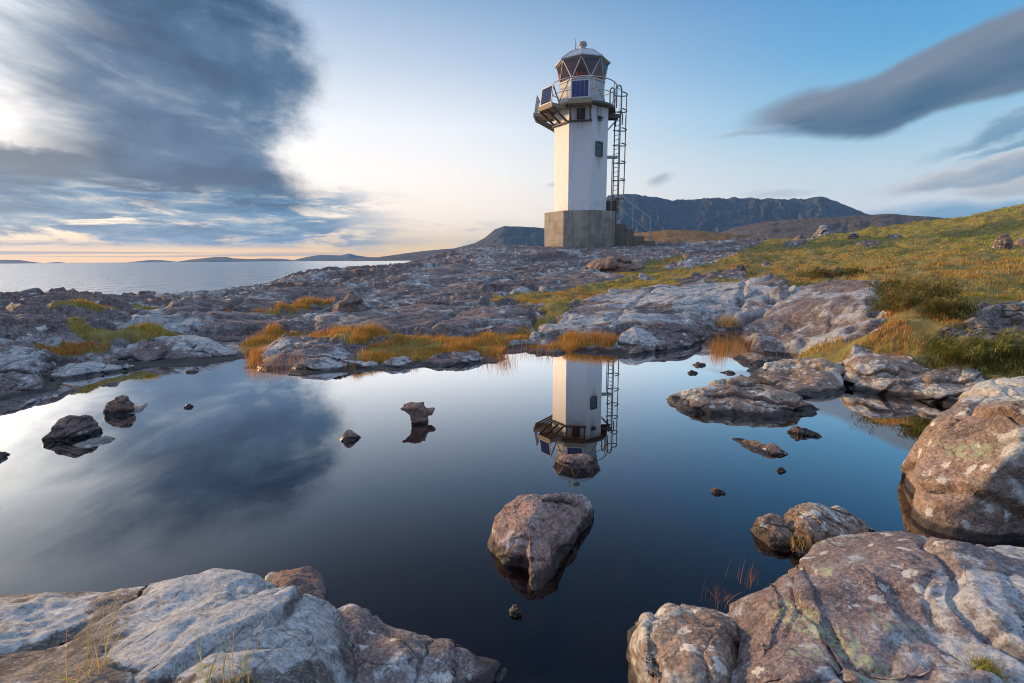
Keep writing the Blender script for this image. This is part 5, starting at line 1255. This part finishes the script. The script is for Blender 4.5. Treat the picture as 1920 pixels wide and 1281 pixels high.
# timber shelves carrying the solar panels
def solar_bay(th):
    n = ld(th); t = ld(th + 90); ax = (t, n, UPV); a0 = RS * AP
    sh = MB(); sh.box(n * (a0 + .62) + UPV * 7.83, (1.16, 1.12, .06), ax); sh.box(n * (a0 + 1.20) + UPV * 7.79, (1.24, .07, .24), ax)
    for s in (-1, 1): sh.box(n * (a0 + .60) + t * s * .585 + UPV * 7.79, (.06, 1.12, .20), ax)
    shelf = part(sh, 'panel_shelf', M_TIMB)
    for s in (-.54, 0, .54):
        br = MB(); br.beam(n * (a0 + .06) + t * s + UPV * 7.08, n * (a0 + 1.14) + t * s + UPV * 7.70, .075, .10, n); part(br, 'bracket', M_RUSTY, shelf)
    lg = MB(); lg.box(n * (a0 + .07) + UPV * 7.06, (1.30, .14, .07), ax); part(lg, 'ledger', M_RUSTY, shelf)
    c = n * (a0 + 1.10) + UPV * 8.40; tl = math.radians(9); pu = UPV * math.cos(tl) - n * math.sin(tl); pn = n * math.cos(tl) + UPV * math.sin(tl); pa = (t, pn, pu)
    pb = MB(); pb.box(c, (1.0, .05, .96), pa); pnl = part(pb, 'solar_panel', M_PVF)
    cb = MB()
    for i in range(4):
        for j in range(6): cb.box(c + pn * .028 + t * ((i - 1.5) * .218) + pu * ((j - 2.5) * .142), (.208, .008, .132), pa)
    part(cb, 'solar_cells', M_PV, pnl)
    for s in (-.47, .47): part(MB().beam(c + pu * .40 + t * s - pn * .04, n * (a0 + .52) + t * s + UPV * 7.86, .05, .05, t), 'panel_strut', M_TIMB, pnl)
for th in (F0 - 90, F0 - 45, F0): solar_bay(th)
# openings in the shaft
def on_face(th, tt, z, proud=0.0): return ld(th) * (RS * AP + proud) + ld(th + 90) * tt + UPV * z
def fbox(mb, th, tt, z, w, d, h, proud): return mb.box(on_face(th, tt, z, proud), (w, d, h), (ld(th + 90), ld(th), UPV))
w = MB(); fbox(w, F0 + 45, -.06, 5.62, .40, .03, .68, .012); fr = MB()
fbox(fr, F0 + 45, -.06, 5.99, .50, .07, .07, .03); fbox(fr, F0 + 45, -.06, 5.25, .50, .09, .06, .04); fbox(fr, F0 + 45, -.30, 5.62, .07, .06, .68, .025); fbox(fr, F0 + 45, .18, 5.62, .07, .06, .68, .025); fbox(fr, F0 + 45, -.06, 5.66, .40, .03, .04, .035)
wo = part(w, 'window', M_WINB); part(fr, 'window_frame', M_RUSTY, wo)
v = MB(); fbox(v, F0 + 45, -.06, 7.30, .34, .16, .07, .08); fbox(v, F0 + 45, -.06, 7.20, .22, .12, .12, .06); part(v, 'vent_hood', M_RUSTY)
v = MB(); fbox(v, F0 + 45, -.10, 7.62, .30, .05, .50, .03); part(v, 'cable_plate', M_MUR)
w = MB(); fbox(w, F0, .02, 7.45, .46, .03, .60, .012); part(w, 'window', M_DOORB)
# ladder with its safety cage
LA = 97.0; lc = ld(LA) * 2.12; lo_ = ld(LA + 36); lt = ld(LA + 36 + 90)
ldr = empty('ladder', (0, 0, 0)); ldr.parent = LROOT
for s in (-1, 1): part(MB().tube([lc + lt * .22 * s + UPV * 2.2, lc + lt * .22 * s + UPV * 7.6, lc + lt * .22 * s + UPV * 8.0], .038, 6), 'ladder_rail', M_LADD, ldr)
for k in range(22): part(MB().tube([lc - lt * .22 + UPV * (2.5 + k * .26), lc + lt * .22 + UPV * (2.5 + k * .26)], .018, 5), 'rung', M_LADD, ldr)
for s in (-1, 1):                                          # the hooped grab rails at the top
    b = lc + lt * .26 * s; arc = [b + lo_ * .12 + UPV * 7.2, b + lo_ * .12 + UPV * 7.7, b + UPV * 7.95, b + UPV * 9.05]
    arc += [b - lo_ * (.20 - .20 * math.cos(math.pi * k / 8)) + UPV * (9.05 + .24 * math.sin(math.pi * k / 8)) for k in range(1, 9)] + [b - lo_ * .40 + UPV * 8.05]
    part(MB().tube(arc, .04, 6), 'grab_rail', M_LADD, ldr)
HO = [4.15, 5.15, 6.15, 7.0, 8.05, 8.95]
hoop = lambda z: [lc + lt * .34 * math.cos(a) + lo_ * (.02 + .66 * math.sin(a)) + UPV * z for a in np.linspace(math.pi, 0, 15)]
for z in HO: part(MB().tube(hoop(z), .034, 6), 'cage_hoop', M_LADD, ldr)
for k in (3, 7, 11):
    part(MB().tube([hoop(3.0)[k], hoop(8.95)[k]], .022, 5), 'cage_bar', M_LADD, ldr)
part(MB().tube([lc + UPV * 8.95 - lt * .34, ld(LA - 8) * 1.98 + UPV * 9.24], .02, 5), 'cage_tie', M_LADD, ldr); part(MB().tube([lc + UPV * 8.6 + lt * .3, ld(LA + 10) * 1.98 + UPV * 8.62], .02, 5), 'cage_tie', M_LADD, ldr)
bk = MB(); d = ld(LA); sd_ = ld(LA + 90)
bk.box(d * 1.86 + UPV * 7.72, (.62, .60, .08), (d, sd_, UPV))
for s in (-.27, .27): bk.beam(d * 1.55 + sd_ * s + UPV * 7.62, d * 2.2 + sd_ * s + UPV * 7.62, .06, .14); bk.beam(d * 1.56 + sd_ * s + UPV * 6.95, d * 2.12 + sd_ * s + UPV * 7.56, .05, .05, sd_)
part(bk, 'landing_bracket', M_RUSTY)
so = MB()
for s in (-.2, .2): so.beam(d * 1.52 + sd_ * s + UPV * 5.42, d * 2.2 + sd_ * s + UPV * 5.42, .05, .10)
so.tube([d * 1.83 - sd_ * .2 + UPV * 5.38, d * 1.83 - sd_ * .2 + UPV * 2.2], .03, 6)
part(so, 'stand_off', M_GALV)
part(MB().box(d * 1.86 + sd_ * .2 + UPV * 2.56, (.55, .5, .72), (d, sd_, UPV)), 'door_porch', M_DOORB)
part(MB().box(lc + lo_ * .06 + UPV * 2.58, (.30, .03, .74), (lt, lo_, UPV)), 'ladder_gate', M_YEL, ldr)
tx = MB(); q = ld(F0 + 68) * RB; tx.tube([q * 1.01 + UPV * 2.2, q * 1.01 - UPV * .1], .035, 6); part(tx, 'cable_pipe', M_RUSTY)

# concrete steps and their handrail, right of the tower
def steps():
    D = 31.0
    w = lambda px, py, dd=0.0: at_d(px, py, D + dd)
    o = w(1172, 462); gz = ground_z(o[0], o[1])
    root = tag(empty('concrete_steps', (o[0], o[1], gz)), 'stepped brown concrete steps with a steel handrail beside the lighthouse base', 'steps')
    off = np.array([o[0], o[1], gz]); t = RGT; n = TOW
    def block(x0, x1, ytop, nm, d0=-.6, d1=.6):
        a, b = w(x0, ytop), w(x1, ytop); z1 = a[2]; L = np.linalg.norm((b - a)[:2])
        c = (a + b) / 2; mb = MB().box((c[0], c[1], (z1 + gz - .6) / 2), (L, d1 - d0, z1 - gz + .6), (t, n, UPV)); return mb.build(nm, M_STEPC, root, off=off)
    block(1154, 1172, 421, 'step'); block(1172, 1187, 431, 'step'); block(1187, 1206, 444, 'step'); block(1206, 1226, 453, 'step'); block(1226, 1244, 459, 'step')
    lp = MB(); a = w(1163, 372); lp.box(a, (.62, .9, .06), (t, n, UPV)); lp.build('landing', M_GALV, root, off=off)
    for dd in (-.45, .45):
        hr = MB()
        hr.tube([w(1157, 362, dd), w(1187, 385, dd), w(1220, 409, dd)], .026, 6); hr.tube([w(1157, 388, dd), w(1187, 412, dd), w(1220, 437, dd)], .022, 6)
        hr.build('handrail', M_GALV, root, off=off)
        for px, y0 in ((1187, 385), (1220, 409)):
            p = w(px, y0, dd); MB().tube([p, (p[0], p[1], gz - .3)], .03, 6).build('post', M_GALV, root, off=off)
steps()
# ------------------------------------------------------------------ air
def air():
    m, g = new_mat('haze')
    v = g.new('ShaderNodeVolumePrincipled'); v.inputs['Color'].default_value = (.20, .50, 1.0, 1); v.inputs['Density'].default_value = 3.4e-5; v.inputs['Anisotropy'].default_value = .0
    o = g.new('ShaderNodeOutputMaterial'); g.t.links.new(v.outputs[0], o.inputs['Volume'])
    b = MB().box((0, 9500, 420), (45000, 27000, 880)).build('haze', m)
    tag(b, kind='stuff')
air()
